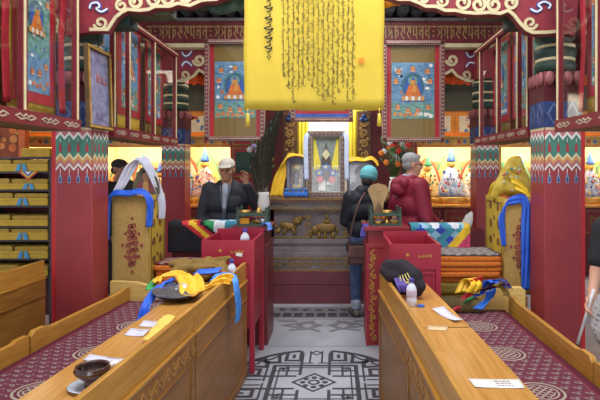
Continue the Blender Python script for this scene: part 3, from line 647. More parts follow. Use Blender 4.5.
# ------------------------------------------------------------------ glazed wall cabinets between the columns
cab_red = mat('cabinet_red', (122, 38, 46), rough=0.45, var=0.08)
cab_in = mat('cabinet_lining', (140, 112, 50), rough=0.7, scale=5, stretch=(1, 6, 0.5), rgb2=(112, 80, 62))
def cabinet(label, side, X, y0, y1, z0, z1, posts, depth=0.34):
    """display cabinet; glass plane at X, its back away from the aisle"""
    sg = -1 if side == 'left' else 1
    def bx(m, a0, a1, yy0, yy1, zz0, zz1, mi=0): xa, xb = X + sg * a0, X + sg * a1; m.box(min(xa, xb), max(xa, xb), yy0, yy1, zz0, zz1, mi)
    root = thing('display_cabinet', label, 'cabinet', (X, (y0 + y1) / 2, z0))
    m = MB(); bx(m, 0.3, depth, y0, y1, z0, z1); bx(m, 0.04, depth, y0, y1, z0 + .0, z0 + .03)
    m.build('back_panel', [cab_in], root)
    m = MB(); bx(m, -0.012, 0.04, y0, y1, z0 - 0.005, z0 + 0.085, 0)
    n = int((y1 - y0) / .27)
    ff = Fr((X - sg * 0.012, 0, 0), (0, 1, 0), (0, 0, 1), (-sg, 0, 0))
    for i in range(n):
        c = y0 + (y1 - y0) * (i + .5) / n; z = z0 + .04
        m.stroke([(c - .11, z), (c - .06, z + .016), (c - .03, z), (c, z + .018), (c + .03, z), (c + .06, z + .016), (c + .11, z)], .009, 0, .004, 1, ff)
        m.stroke([(c - .09, z - .004), (c - .05, z - .017), (c, z - .006), (c + .05, z - .017), (c + .09, z - .004)], .009, 0, .004, 1, ff)
    m.build('bottom_rail', [cab_red, mat('rail_cream', (176, 160, 138), rough=.6)], root)
    m = MB(); bx(m, -0.012, 0.04, y0, y1, z1 - .06, z1); bx(m, -.016, -.012, y0, y1, z1 - .03, z1 - .018, 1); m.build('top_rail', [cab_red, cream], root)
    for py in posts:
        m = MB(); bx(m, -.004, .035, py - .022, py + .022, z0 + .085, z1 - .06, 0); bx(m, -.012, -.004, py - .02, py - .004, z0 + .085, z1 - .06, 1); m.build('post', [cab_red, cream], root)
    m = MB()
    ps = sorted(posts)
    for a_, c_ in zip(ps[:-1], ps[1:]): m2 = MB(); bx(m2, .012, .016, a_ + .02, c_ - .02, z0 + .085, z1 - .06); m2.build('glass_pane', [glass], root)
    return root
LXc, RXc, CZ0, CZ1 = -1.95, 1.70, 1.90, 3.04
cabinet('near left glazed cabinet with yellow and red scroll paintings, above the book shelves', 'left', LXc, 2.55, 3.97, CZ0, CZ1 + .3, (2.58, 3.27, 3.94))
cabinet('far left glazed cabinet of scroll paintings between the two left columns', 'left', LXc, 4.56, 6.42, CZ0, CZ1, (4.6, 4.94, 5.63, 6.38))
cabinet('near right glazed cabinet with a scroll painting, at the right picture edge', 'right', RXc, 2.75, 4.0, CZ0, CZ1 + .3, (2.78, 3.38, 3.97))
cabinet('far right glazed cabinet of scroll paintings between the two right columns', 'right', RXc, 4.56, 6.3, CZ0, CZ1, (4.6, 4.85, 5.45, 6.1))
def wall_fr(side, Y, z): return Fr((-2.10 if side == 'left' else 1.85, Y, z), (0, 1 if side == 'left' else -1, 0), (0, 0, 1), (1 if side == 'left' else -1, 0, 0))
bo = [(0.075, br_redc), (0.035, br_blue), (0.012, orange)]
thangka('yellow-mounted scroll painting with red side ribbons and green landscape, in the near left cabinet', wall_fr('left', 3.64, 2.62), 0.60, 1.22, 0.36, 0.98, 0.02, 'green', 21, br_yel, bo)
thangka('yellow-mounted scroll painting cut by the left picture edge', wall_fr('left', 2.95, 2.62), 0.58, 1.22, 0.36, 0.92, 0.06, 'green', 22, br_yel, bo)
for nm, ys in (('left', (3.42, 3.90, 3.24)), ('right', (3.78, 3.2))):
    for y in ys:                                   # red ribbons that hang loosely beside the paintings
        xx = -2.05 if nm == 'left' else 1.80
        pth = [(xx, y, 3.22), (xx, y + .015, 2.9), (xx, y - .01, 2.5), (xx, y + .02, 2.03)]
        lab = {('left', 3.42): 'red silk ribbon hanging just left of the green landscape painting', ('left', 3.9): 'broad red silk ribbon hanging right of the green landscape painting', ('left', 3.24): 'red silk ribbon hanging beside the second cabinet post, near left cabinet',
               ('right', 3.78): 'red silk ribbon hanging in the near right cabinet by the column', ('right', 3.2): 'red silk ribbon hanging at the right picture edge'}[(nm, y)]
        tag(MB().sheet(ribbon_grid(pth, (0, .075, 0), 7, .008, 2), .002).build('silk_ribbon', [br_redc]), lab, 'ribbon')
ordn = ['second', 'third', 'farthest']
thangka('scroll painting with blue and red border, nearest in the far left cabinet', wall_fr('left', 4.80, 2.52), 0.36, 1.1, 0.28, 0.80, 0.1, 'blue', 24, br_yel, bo)
thangka('scroll painting with lilac tone, second in the far left cabinet', wall_fr('left', 5.32, 2.52), 0.56, 1.1, 0.42, 0.80, 0.1, 'blue', 25, br_yel, bo)
thangka('scroll painting with dark green ground, farthest in the far left cabinet', wall_fr('left', 6.04, 2.5), 0.56, 1.08, 0.42, 0.78, 0.1, 'green', 26, brocade, bo)
thangka('blue scroll painting on yellow brocade in the near right cabinet', wall_fr('right', 3.55, 2.60), 0.54, 1.2, 0.38, 0.90, 0.06, 'blue', 27, br_yel, bo)
thangka('scroll painting on yellow brocade, nearest in the far right cabinet', wall_fr('right', 4.75, 2.5), 0.32, 1.08, 0.2, 0.66, 0.1, 'green', 28, br_yel, bo)
thangka('scroll painting with blue ground, second in the far right cabinet', wall_fr('right', 5.16, 2.5), 0.46, 1.08, 0.36, 0.80, 0.1, 'blue', 29, brocade, bo)
thangka('pale scroll painting, farthest in the far right cabinet', wall_fr('right', 5.78, 2.5), 0.54, 1.08, 0.42, 0.80, 0.1, 'green', 30, brocade, bo)
# gold-framed picture hung on the aisle side of the left front column
pf = Fr((-1.925, 4.25, 2.265), (0, 1, 0), (-0.03, 0, 1), (1, 0, 0.03)); pw, ph = 0.42, 0.66
root = thing('framed_picture', 'lilac picture in a thin gold frame hung on the left front column', 'picture', tuple(pf(0, -ph / 2, 0)))
m = MB()
for (a0, a1, b0, b1) in ((-pw/2, pw/2, -ph/2, -ph/2 + .03), (-pw/2, pw/2, ph/2 - .03, ph/2), (-pw/2, -pw/2 + .03, -ph/2 + .03, ph/2 - .03), (pw/2 - .03, pw/2, -ph/2 + .03, ph/2 - .03)):
    m.box(a0, a1, b0, b1, -.02, .012, 0, pf); m.box(a0 + .006, a1 - .006, b0 + .006, b1 - .006, .012, .018, 1, pf)
m.build('gold_frame', [mat('brown_gilt', (96, 72, 44), var=.1), gold], root)
m = MB(); painting(m, pf.sub(0, 0, -.008), pw - .06, ph - .06, 'blue', 41, False); m.build('painted_panel', [sky_l, sky_l, mat('lilac_deep', (120, 110, 146), var=.1), sky_l, mat('lilac_light', (158, 156, 182), var=.1), sky_l, sky_l, sky_l], root)  # deeper and paler lilac for the painted marks
MB().box(-pw/2 + .03, pw/2 - .03, -ph/2 + .03, ph/2 - .03, .008, .01, 0, pf).build('glass_pane', [glass_pic], root)
MB().tube([pf(0, ph / 2 - .01, -.0), (-1.965, 4.28, 2.82)], .004, 6).build('hanging_wire', [black], root)
# ------------------------------------------------------------------ lit showcases along the back wall
SY0, SY1 = 7.72, 8.5
case_or = mat('showcase_orange', (214, 132, 52), rough=0.5, var=0.1); case_gold = mat('showcase_gold', (216, 176, 96), rough=0.5, var=0.1)
door_cream = mat('cream_door_panel', (232, 214, 180), rough=0.5, var=0.08)
dark_mural = mat('dark_mural', (60, 70, 56), rough=0.6, scale=7, rgb2=(84, 74, 56))
lamp_em = mat('lamp_strip', (255, 226, 160), emit=4.0, var=0.0)
bays = [(-2.34, -1.06, 'behind the man in the cap', 1), (-3.56, -2.34, 'behind the white-draped throne', 1), (-4.78, -3.56, 'beyond the left front column', 1), (-6.0, -4.78, 'behind the book shelves', 0),
        (1.18, 2.42, 'beside the man in the red jacket', 1), (2.42, 3.64, 'behind the yellow-draped throne', 1), (3.64, 4.9, 'at the right picture edge', 1)]
for bi, (x0, x1, where, upper) in enumerate(bays):
    cx = (x0 + x1) / 2; wd = x1 - x0
    root = thing('shrine_showcase', 'lit yellow showcase of figures with orange painted frame, ' + where, 'showcase', (cx, (SY0 + SY1) / 2, 0))
    m = MB(); m.box(x0, x1, SY0 + .04, SY1, 0, 1.03, 0); m.box(x0, x1, SY0, SY1, 1.03, 1.08, 1); m.box(x0 + .02, x1 - .02, SY0 - .008, SY0, 1.045, 1.065, 2); m.build('base_cabinet', [red_dk, case_or, case_gold], root, bevel=.004)
    for k in range(3):                             # painted base doors
        a = x0 + .03 + (wd - .06) / 3 * k; bw_ = (wd - .06) / 3 - .03; fr = front(a + .015 + bw_ / 2, SY0 + .04, .82)
        d = MB(); d.box(-bw_ / 2, bw_ / 2, -.19, .19, 0, .015, 0, fr); d.stroke([(-bw_ / 2 + .03, -.16), (bw_ / 2 - .03, -.16), (bw_ / 2 - .03, .16), (-bw_ / 2 + .03, .16)], .012, .015, .02, 1, fr, closed=True)
        d.ring(0, 0, .05, .066, .015, .02, 1, fr, 16); 
        for q in range(4): d.stroke(spiral(.085 * math.cos(q * PI / 2 + .78), .085 * math.sin(q * PI / 2 + .78), .008, .03, q, 1.1, 10), .01, .015, .02, 1, fr)
        d.build('base_door', [mat('base_door_red', (124, 40, 46), var=.08), gold_old], root)
    m = MB(); m.box(x0, x1, SY1 - .03, SY1, 1.08, 2.06); m.box(x0, x0 + .02, SY0 + .02, SY1 - .03, 1.08, 2.06); m.box(x1 - .02, x1, SY0 + .02, SY1 - .03, 1.08, 2.06); m.build('lining', [lit_yellow], root)
    m = MB()
    for a0, a1 in ((x0, x0 + .05), (x1 - .05, x1)): m.box(a0, a1, SY0, SY0 + .04, 1.08, 2.06, 0); m.box(a0 + .015, a1 - .015, SY0 - .006, SY0, 1.08, 2.06, 1)
    m.box(x0 + .05, x1 - .05, SY0, SY0 + .035, 1.93, 1.965, 0); m.box(x0, x1, SY0, SY0 + .06, 2.06, 2.1, 0); m.box(x0, x1, SY0 - .01, SY0, 2.07, 2.09, 1)
    for i in range(14): m.disc(x0 + wd * (i + .5) / 14, 2.013, .03, 0, .006, 1 + i % 3, front(0, SY0 + .02, 0), 8)
    m.box(x0 + .05, x1 - .05, SY0 + .02, SY0 + .03, 1.965, 2.06, 1)
    m.build('orange_frame', [case_or, case_gold, mat('flower_red', (196, 80, 60)), mat('flower_blue', (90, 130, 170))], root)
    MB().box(x0 + .03, x1 - .03, SY1 - .2, SY1 - .03, 1.62, 1.72).build('back_ledge', [mat('ledge_tan', (196, 152, 92), var=.06)], root)
    MB().box(x0 + .06, x1 - .06, SY0 + .05, SY0 + .08, 2.03, 2.055).build('lamp_strip', [lamp_em], root)
    L = bpy.data.lights.new('showcase_lamp', 'AREA'); L.shape = 'RECTANGLE'; L.size = wd - .2; L.size_y = .12; L.energy = 17; L.color = (1.0, .92, .76)
    lo_ = bpy.data.objects.new('showcase_lamp', L); COL.objects.link(lo_); lo_.parent = root; lo_.location = (0, SY0 + .12 - (SY0 + SY1) / 2, 2.02); lo_.rotation_euler = (0.5, 0, 0)
    L2 = bpy.data.lights.new('cupboard_fill', 'AREA'); L2.shape = 'RECTANGLE'; L2.size = wd - .2; L2.size_y = .45; L2.energy = 5; L2.color = (1.0, .9, .72)  # added fill that brightens the upper doors, no fixture built
    lo2_ = bpy.data.objects.new('cupboard_fill', L2); COL.objects.link(lo2_); lo2_.parent = root; lo2_.location = (0, SY0 - .28 - (SY0 + SY1) / 2, 2.98); lo2_.rotation_euler = (-.5, 0, 0)
    # upper cupboards with painted doors, dark mural and orange valance
    m = MB(); m.box(x0, x1, SY0 + .1, SY1, 2.1, 3.03); m.build('upper_case', [case_or], root)
    for k in range(2):
        a = x0 + .05 + (wd - .1) / 2 * k; bw_ = (wd - .1) / 2 - .03; fr = front(a + .015 + bw_ / 2, SY0 + .1, 2.28)
        d = MB(); d.box(-bw_ / 2, bw_ / 2, -.155, .155, 0, .012, 0, fr); d.box(-bw_ / 2 + .05, bw_ / 2 - .05, -.12, .12, .012, .016, 1, fr); r_ = random.Random(k + bi)
        for q in range(14): d.disc(r_.uniform(-.16, .16), r_.uniform(-.1, .1), r_.uniform(.012, .03), .016, .019, r_.choice([0, 2, 2, 3]), fr, 8)
        d.build('cupboard_door', [mat('door_orange', (226, 140, 44), var=.08), door_cream, mat('flower_blue', (90, 130, 170)), mat('flower_red', (196, 80, 60))], root)
    m = MB(); m.box(x0 + .02, x1 - .02, SY0 + .085, SY0 + .1, 2.48, 3.02); m.build('dark_mural', [dark_mural], root)
    g = [[(x0 + .03 + (wd - .06) * i / 40, SY0 + .06 + .012 * math.sin(i * 1.25), 2.86 + (.02 if i % 4 < 2 else 0) * (j == 0) + .15 * j / 3) for j in range(4)] for i in range(41)]
    MB().sheet(g, .003).build('valance', [mat('valance_orange', (236, 96, 30), var=.12)], root)

def statue(label, x, y, z, h, robe, trim, face, halo, rt, bulk=1.0):
    """seated, robed figure on a lotus base with a pointed hat and flame halo"""
    root = thing('robed_figure', label, 'statue', (x, y, z))
    m = MB(); r = h * .27 * bulk
    m.lathe([(r * 1.05, 0), (r * 1.12, h * .03), (r * .95, h * .06), (r * 1.1, h * .1), (r * .9, h * .12)], (x, y, z), 22, 0, .7); m.build('lotus_base', [gold], root)
    m = MB(); m.lathe([(r * 1.0, h * .12), (r * 1.02, h * .18), (r * .85, h * .3), (r * .62, h * .45), (r * .5, h * .56), (r * .26, h * .63), (r * .2, h * .66)], (x, y, z), 24, 0, .65)
    q = m; rob_ = [robe] + trim; rr_ = random.Random(rt)
    for k in range(44):
        t = rr_.uniform(.15, .6); a = rr_.uniform(-2.9, -.24); rad = r * (1.06 - (t - .14) * 1.15)
        c = (x + rad * math.cos(a), y + rad * .68 * math.sin(a), z + h * t); s = h * rr_.uniform(.010, .024); q.ell(c, (s, s * .6, s * 1.2), 1 + k % 3, seg=8, rings=5)
    q.build('robe', rob_, root)
    m = MB(); m.ell((x, y - r * .05, z + h * .71), (h * .065, h * .062, h * .08)); m.ell((x, y - h * .065, z + h * .70), (h * .012, h * .018, h * .018), 0, seg=8, rings=5)
    for sx in (-1, 1): m.ell((x + sx * h * .066, y, z + h * .7), (h * .012, h * .016, h * .03), 0, seg=8, rings=5)
    m.build('head', [face], root)
    m = MB(); m.lathe([(h * .075, .75 * h), (h * .085, .77 * h), (h * .06, .83 * h), (h * .025, .93 * h), (h * .006, h)], (x, y, z), 16); m.build('pointed_hat', [trim[0]], root)
    m = MB(); fr = front(x, y + r * .5, z); out = []
    for i in range(25):
        t = i / 24; a = PI * (1 - t); k = 1; out.append((r * 1.15 * math.cos(a) * k * (1 - .25 * math.sin(a)), h * (.3 + .62 * math.sin(a)) * k))
    m.prism(out, 0, .015, 0, fr); m.prism([(a * .86, h * .3 + (b - h * .3) * .86) for a, b in out], .015, .02, 1, fr); m.build('flame_halo', halo, root)
    return root
sk = mat('gilded_face', (214, 170, 90), rough=.4, var=.06, metal=.2)
rb_white = mat('white_robe', (228, 222, 206), var=.08, scale=20); rb_blue = mat('blue_robe', (96, 128, 172), scale=18, rgb2=(206, 208, 214)); rb_gold = mat('gold_robe', (206, 164, 84), scale=18, rgb2=(230, 206, 150)); rb_red = mat('red_robe', (178, 70, 52), scale=18, rgb2=(216, 150, 90)); rb_pat = mat('patchwork_robe', (190, 104, 70), scale=26, rgb2=(210, 214, 206))
trims = [[mat('trim_blue', (60, 96, 160)), mat('trim_red', (190, 60, 50)), mat('trim_yellow', (232, 200, 90))], [mat('trim_green', (70, 140, 100)), mat('trim_yellow', (232, 200, 90)), mat('trim_red', (190, 60, 50))]]
halos = [[mat('halo_green', (120, 160, 110), var=.1), mat('halo_yellow', (236, 206, 120), var=.08)], [mat('halo_red', (190, 96, 60), var=.1), mat('halo_cream', (232, 214, 170), var=.08)]]
shelf_z = 1.08
def st_px(label, px, top, robe, k, bulk=1.0, Y=8.0, z=shelf_z):
    x = (px - VX) * Y / F; h = H - (top - VY) * Y / F - z; statue(label, x, Y, z, h, robe, trims[k % 2], sk, halos[k % 2], int(px), bulk)
st_px('tall robed figure with colourful ornaments behind the left shoulder of the capped man', 205, 148, rb_pat, 0, 1.0)
st_px('small pale figure beside the raised hand of the capped man', 238, 160, rb_white, 1, 1.0)
st_px('robed figure at the far left end of the showcase behind the capped man', 186, 152, rb_blue, 1, .9)
st_px('white robed figure with green trim just above the white drape', 143, 152, rb_white, 1, .85)
st_px('red robed figure behind the person in the dark cap', 118, 158, rb_red, 0, .9)
st_px('gold robed figure between the white drape and the left rear column', 160, 162, rb_gold, 0, .8)
st_px('tall blue and white robed figure right of the man in the red jacket', 451, 148, rb_blue, 0, 1.05)
st_px('gold robed figure close behind the face of the man in the red jacket', 428, 154, rb_gold, 1, 1.0)
st_px('white robed figure beside the right rear column', 472, 156, rb_white, 1, .9)
st_px('blue robed figure right of the yellow-draped throne', 520, 154, rb_blue, 0, 1.0)
st_px('red robed figure just behind the yellow brocade cloth', 503, 160, rb_red, 1, .8)
st_px('white robed figure with blue ornaments at the right picture edge', 590, 152, rb_blue, 0, 1.0)
st_px('gold robed figure at the right picture edge, right of the white robed one', 606, 158, rb_gold, 0, .9)
st_px('small white figure above the book shelves', 14, 132, rb_white, 1, .7, 8.0, 1.62)
# small offering bowls and cups in a row on the showcase ledges
bowl_pts = [194, 215, 226, 248, 437, 444, 461, 420]
for i, px in enumerate(bowl_pts):
    x = (px - VX) * 7.83 / F; b = MB(); b.lathe([(.022, 0), (.018, .01), (.012, .02), (.03, .045), (.036, .065), (.03, .06), (.004, .04)], (x, 7.83, shelf_z), 14)
    tag(b.build('offering_bowl', [gold]), ('small gilt offering bowl on the showcase ledge left of the altar' if px < 300 else 'small gilt offering bowl on the showcase ledge right of the altar'), 'bowl', 'offering bowls on the left ledge' if px < 300 else 'offering bowls on the right ledge')

# ------------------------------------------------------------------ altar
AY = 6.2; ax0, ax1 = -.86, .66; acx = -.1
alt_red = mat('altar_red', (112, 50, 60), rough=.45, var=.08, scale=4); alt_gr = mat('altar_grey', (124, 112, 114), rough=.4, var=.12, scale=8); alt_pan = mat('altar_panel', (110, 98, 98), rough=.5, var=.15, scale=12)
root = thing('altar', 'stepped dark altar with gilt animal reliefs and red plinth at the aisle end', 'altar', (acx, AY + .5, 0))
D = 7.3
m = MB(); m.box(ax0, ax1, AY, D, 0, .22, 0); m.box(ax0, ax1, AY + .012, D, .22, .228, 0); m.box(ax0, ax1, AY, D, .228, .39, 0); m.build('plinth', [alt_red], root, bevel=.006)
m = MB(); m.box(ax0 + .01, ax1 - .01, AY + .02, D, .39, .55, 0)
fr = front(acx, AY + .02, .47)
m.box(-.74, .74, -.08, -.06, 0, .01, 1, fr); m.box(-.74, .74, .06, .08, 0, .01, 1, fr)
for cxx in (-.62, -.31, .0, .31, .62):
    for sg in (-1, 1):
        m.stroke([(cxx + sg * .02, 0), (cxx + sg * .06, .035), (cxx + sg * .11, .01), (cxx + sg * .06, -.035), (cxx + sg * .02, 0)], .014, 0, .012, 1, fr); m.stroke(spiral(cxx + sg * .12, 0, .006, .025, 0, 1.2, 10), .01, 0, .01, 1, fr)
    m.disc(cxx, 0, .022, 0, .014, 1, fr, 10)
m.build('gilt_frieze', [alt_gr, gold_old], root)
m = MB()
for k, (z0, z1, e) in enumerate(((.55, .61, .05), (.61, .66, .08), (.66, .70, .11), (.70, .76, .09))): m.box(ax0 + e, ax1 - e, AY + e, D, z0, z1)
m.build('step_molding', [alt_gr], root, bevel=.006)
m = MB(); m.box(ax0 + .12, ax1 - .12, AY + .12, D, .76, 1.12, 0); m.build('relief_panel', [alt_pan], root)
# gilt animals in relief: a leaping one and a standing elephant-like one with a load
fr = front(0, AY + .12, 0); rl = MB()
def fp(px, py): return PZ(px, py, AY + .12)
def re(px, py, rx, ry, d=.03, rot=0):
    x, z = fp(px, py); rl.ell((x, AY + .12, z), (rx * .0122, d, ry * .0122), 0, (0, rot, 0), 12, 8)
re(288, 226, 9, 4, rot=.25); re(297, 221, 5, 4.5); re(300, 219, 3, 3); re(278, 231, 4, 2.5, rot=-.5); re(294, 231, 2, 5, rot=-.6); re(285, 231, 2, 4.5, rot=.5); re(276, 226, 5, 1.4, rot=.9); re(304, 217, 2.2, 1.4)
o1 = rl.build('relief_animal', [gold_old], root); rl = MB()
re(326, 228, 11, 5.5); re(315, 230, 4, 4.5); re(311, 234, 1.6, 4); re(319, 236, 2.2, 4.5); re(325, 236, 2, 4.5); re(333, 236, 2.2, 4.5); re(327, 222, 4, 3); re(327, 217, 2, 3.4); re(337, 231, 1.2, 4)
rl.build('relief_animal', [gold_old], root)
m = MB()
for cxx in (308, 345):
    x, z = fp(cxx, 225)
    for k in range(3): m.stroke(spiral(x, z - .11 + k * .11, .01, .042, k * 2, 1.3, 12), .016, 0, .014, 0, fr)
m.box(ax0 + .13, ax1 - .13, .77, .785, 0, .012, 0, fr); m.box(ax0 + .13, ax1 - .13, 1.095, 1.11, 0, .012, 0, fr)
m.build('gilt_scroll', [gold_old], root)
m = MB(); m.box(ax0 + .08, ax1 - .08, AY + .06, D, 1.12, 1.21, 0); m.box(ax0 + .04, ax1 - .04, AY + .02, D, 1.21, 1.26, 1); m.box(ax0 + .04, ax1 - .04, AY + .015, AY + .02, 1.24, 1.255, 2)
fr = front(acx, AY + .06, 1.165)
for cxx in (-.5, 0, .5): m.stroke([(cxx - .2, 0), (cxx - .1, .025), (cxx, 0), (cxx + .1, .025), (cxx + .2, 0), (cxx + .1, -.025), (cxx, 0), (cxx - .1, -.025)], .01, 0, .008, 2, fr, closed=True)
m.box(-.68, .68, -.043, -.033, 0, .006, 2, fr)
m.build('top_slab', [alt_gr, mat('altar_top_wood', (104, 72, 58), var=.1), gold_old], root)
AT = 1.26
# gilt shrine behind the altar: carved posts, yellow curtains, pale lit niche
root = thing('shrine_niche', 'tall gilt shrine with yellow curtains and carved posts behind the altar', 'shrine', (acx, 7.0, 0))
m = MB(); m.box(-1.02, .86, 7.32, 7.6, 0, 1.26, 0); m.box(-.66, .46, 7.5, 7.6, 1.26, 3.2, 1); m.box(-1.02, -.66, 7.44, 7.6, 1.26, 3.2, 0); m.box(.46, .86, 7.44, 7.6, 1.26, 3.2, 0); m.build('shrine_body', [red_dk, mat('niche_white', (232, 226, 206), var=.06)], root)
for px in (290, 364):
    x = (px - VX) * 7.3 / F; m = MB(); m.box(x - .095, x + .095, 7.32, 7.42, 1.26, 2.42, 2); fr = front(x, 7.32, 0)
    for k in range(7):
        z = 1.36 + k * .15; m.stroke(spiral(0, z, .012, .06, k * 1.7, 1.4, 14), .022, 0, .022, 0, fr); m.disc(.05 * (-1) ** k, z + .07, .022, 0, .02, 0, fr, 8)
    m.disc(0, 1.75, .02, .0, .03, 1, fr, 10)
    m.build('carved_post', [mat('gilt_post', (140, 106, 54), scale=40, rgb2=(180, 142, 78), bump=.4), teal, mat('post_brown', (98, 66, 40), var=.15)], root)
    m = MB()
    for dx, dz in ((-.03, 0), (.03, 0), (0, .05)): m.ell((x + dx, 7.29, 2.3 + dz), (.034, .03, .034))
    m.build('blue_jewel', [mat('jewel_blue', (44, 66, 120), rough=.2)], root)
ys = mat('yellow_curtain', (246, 222, 70), rough=.5, var=.06)
for sg, c0 in ((-1, 300), (1, 356)):
    xa, xb = (c0 - 7 - VX) * 7.35 / F, (c0 + 8 - VX) * 7.35 / F
    g = [[(xa + (xb - xa) * i / 18, 7.4 + .018 * math.sin(i * 1.5), 1.27 + 1.3 * j / 6) for j in range(7)] for i in range(19)]
    MB().sheet(g, .004).build('curtain', [ys], root)
L = bpy.data.lights.new('niche_lamp', 'AREA'); L.size = .5; L.energy = 14; L.color = (1, .95, .82)
lo_ = bpy.data.objects.new('niche_lamp', L); COL.objects.link(lo_); lo_.parent = root; lo_.location = (0, .2, 2.6); lo_.rotation_euler = (.35, 0, 0)
# red-and-green painted side walls of the shrine
for sg, x0, x1, lab in ((-1, -1.5, -1.03, 'left'), (1, .87, 1.17, 'right')):
    m = MB(); m.box(x0, x1, 7.45, 7.55, 0, 3.2, 0); fr = front((x0 + x1) / 2, 7.45, 0); hw = (x1 - x0) / 2
    for k in range(3): m.stroke([(-hw + .04, 1.5 + k * .45), (hw - .04, 1.5 + k * .45), (hw - .04, 1.9 + k * .45), (-hw + .04, 1.9 + k * .45)], .02, 0, .012, 1, fr, closed=True); m.box(-hw + .08, hw - .08, 1.55 + k * .45, 1.85 + k * .45, 0, .008, 2 + k % 2, fr)
    struct(m.build('trim_6' if sg < 0 else 'trim_7', [red, gold_old, green_dk, red_dk]))

# things on the altar
def picture_box(label, name, px0, px1, py0, py1, Y, fm, inner, depth=.06, t=.05, detail=None):
    a = P(px0, py1, Y); b = P(px1, py0, Y); w_, h_ = b[0] - a[0], b[2] - AT; cx = (a[0] + b[0]) / 2
    fr = front(cx, Y, AT + h_ / 2); root = thing(name, label, 'picture frame', (cx, Y, AT)); m = MB()
    for (a0, a1, b0, b1) in ((-w_/2, w_/2, -h_/2, -h_/2 + t), (-w_/2, w_/2, h_/2 - t, h_/2), (-w_/2, -w_/2 + t, -h_/2 + t, h_/2 - t), (w_/2 - t, w_/2, -h_/2 + t, h_/2 - t)):
        m.box(a0, a1, b0, b1, -depth, .02, 0, fr); m.box(a0 + .01, a1 - .01, b0 + .01, b1 - .01, .02, .026, 1, fr)
    n = 14
    for i in range(n):
        for sx in (-1, 1): m.disc(sx * (w_ / 2 - t / 2), -h_ / 2 + h_ * (i + .5) / n, .012, .026, .034, 2, fr, 6)
    for i in range(9):
        for sz in (-1, 1): m.disc(-w_ / 2 + w_ * (i + .5) / 9, sz * (h_ / 2 - t / 2), .012, .026, .034, 2, fr, 6)
    m.build('carved_frame', fm, root)
    m = MB(); m.box(-w_/2 + t, w_/2 - t, -h_/2 + t, h_/2 - t, -depth, -depth + .01, 0, fr); m.build('backing', [inner], root)
    if detail: detail(fr, w_ / 2 - t, h_ / 2 - t, -depth + .01, root)
    MB().box(-w_/2 + t, w_/2 - t, -h_/2 + t, h_/2 - t, 0, .002, 0, fr).build('glass_pane', [glass_pic], root)
    return root
silver = [mat('carved_silver', (150, 132, 124), scale=50, rgb2=(186, 170, 158), bump=.5), mat('frame_umber', (110, 88, 80), var=.1), mat('frame_bead', (150, 134, 122), var=.1)]
def det_torma(fr, iw, ih, c0, root):
    for sx in (-1, 1):
        g = [[fr(sx * (iw - .01 - .1 * (1 - .5 * j / 6) * i / 6 * (1.2 - j / 9)), -ih * .25 + ih * 1.2 * j / 6, c0 + .008 + .005 * math.sin(i * 2)) for j in range(7)] for i in range(7)]
        MB().sheet(g, .002).build('yellow_drape', [ys], root)
    m = MB(); T = c0 + .004
    m.prism([(-iw * .62, -ih * .55), (iw * .62, -ih * .55), (iw * .3, ih * .2), (iw * .1, ih * .5), (0, ih * .82), (-iw * .1, ih * .5), (-iw * .3, ih * .2)], T, T + .03, 0, fr)
    m.prism([(0, ih * .15), (.05, ih * .35), (0, ih * .55), (-.05, ih * .35)], T + .03, T + .04, 1, fr)
    for a, b in ((-.5, -.32), (.5, -.32), (0, -.1)): m.disc(a * iw, b * ih, .045, T + .03, T + .045, 2, fr, 14); m.disc(a * iw, b * ih, .02, T + .045, T + .05, 1, fr, 10)
    for a in (-.45, .45): m.disc(a * iw, -.55 * ih, .045, T + .03, T + .045, 3, fr, 14)
    m.build('butter_sculpture', [mat('torma_green', (60, 68, 54), scale=30, rgb2=(104, 82, 64)), cream, blue, pink], root)
    m = MB(); m.box(-iw * .55, -iw * .05, -ih * .95, -ih * .6, T, T + .02, 0, fr); m.box(iw * .05, iw * .6, -ih * .75, -ih * .62, T, T + .02, 0, fr); m.build('glass_reflection', [white], root)  # white rectangles paint the reflection low in the picture glass
picture_box('tall ornate framed shrine picture with yellow drapes in the centre of the altar', 'shrine_picture', 307, 345, 131, 196, 6.42, silver, mat('picture_grey', (150, 156, 150), var=.15), .06, .065, det_torma)
def det_sheet(fr, iw, ih, c0, root):
    m = MB(); m.box(-iw * .6, iw * .6, -ih * .7, ih * .75, c0, c0 + .004, 0, fr)
    for a, b, r in ((-.15, .35, .03), (.15, .3, .03), (0, .05, .05), (-.1, -.3, .04)): m.disc(a * iw, b * ih, r, c0 + .004, c0 + .006, 1, fr, 10)
    m.build('picture_print', [mat('print_ochre', (196, 172, 110), var=.15), mat('print_dark', (90, 80, 90), var=.1)], root)
silver2 = [mat('grey_frame', (132, 128, 140), var=.08), mat('grey_frame_inner', (160, 156, 166), var=.06), mat('grey_frame', (132, 128, 140))]
picture_box('small grey framed print under a yellow drape, left on the altar', 'small_framed_print', 287, 306, 157, 188, 6.55, silver2, mat('print_mount', (150, 140, 150), var=.1), .05, .035, det_sheet)
picture_box('grey framed box with white sheet right of the shrine picture', 'small_framed_print', 347, 372, 160, 188, 6.55, silver2, mat('sheet_white', (206, 208, 214), var=.06), .05, .035, None)
gold_cloth = mat('golden_cloth', (226, 170, 28), scale=14, rgb2=(242, 196, 52), rough=.5)
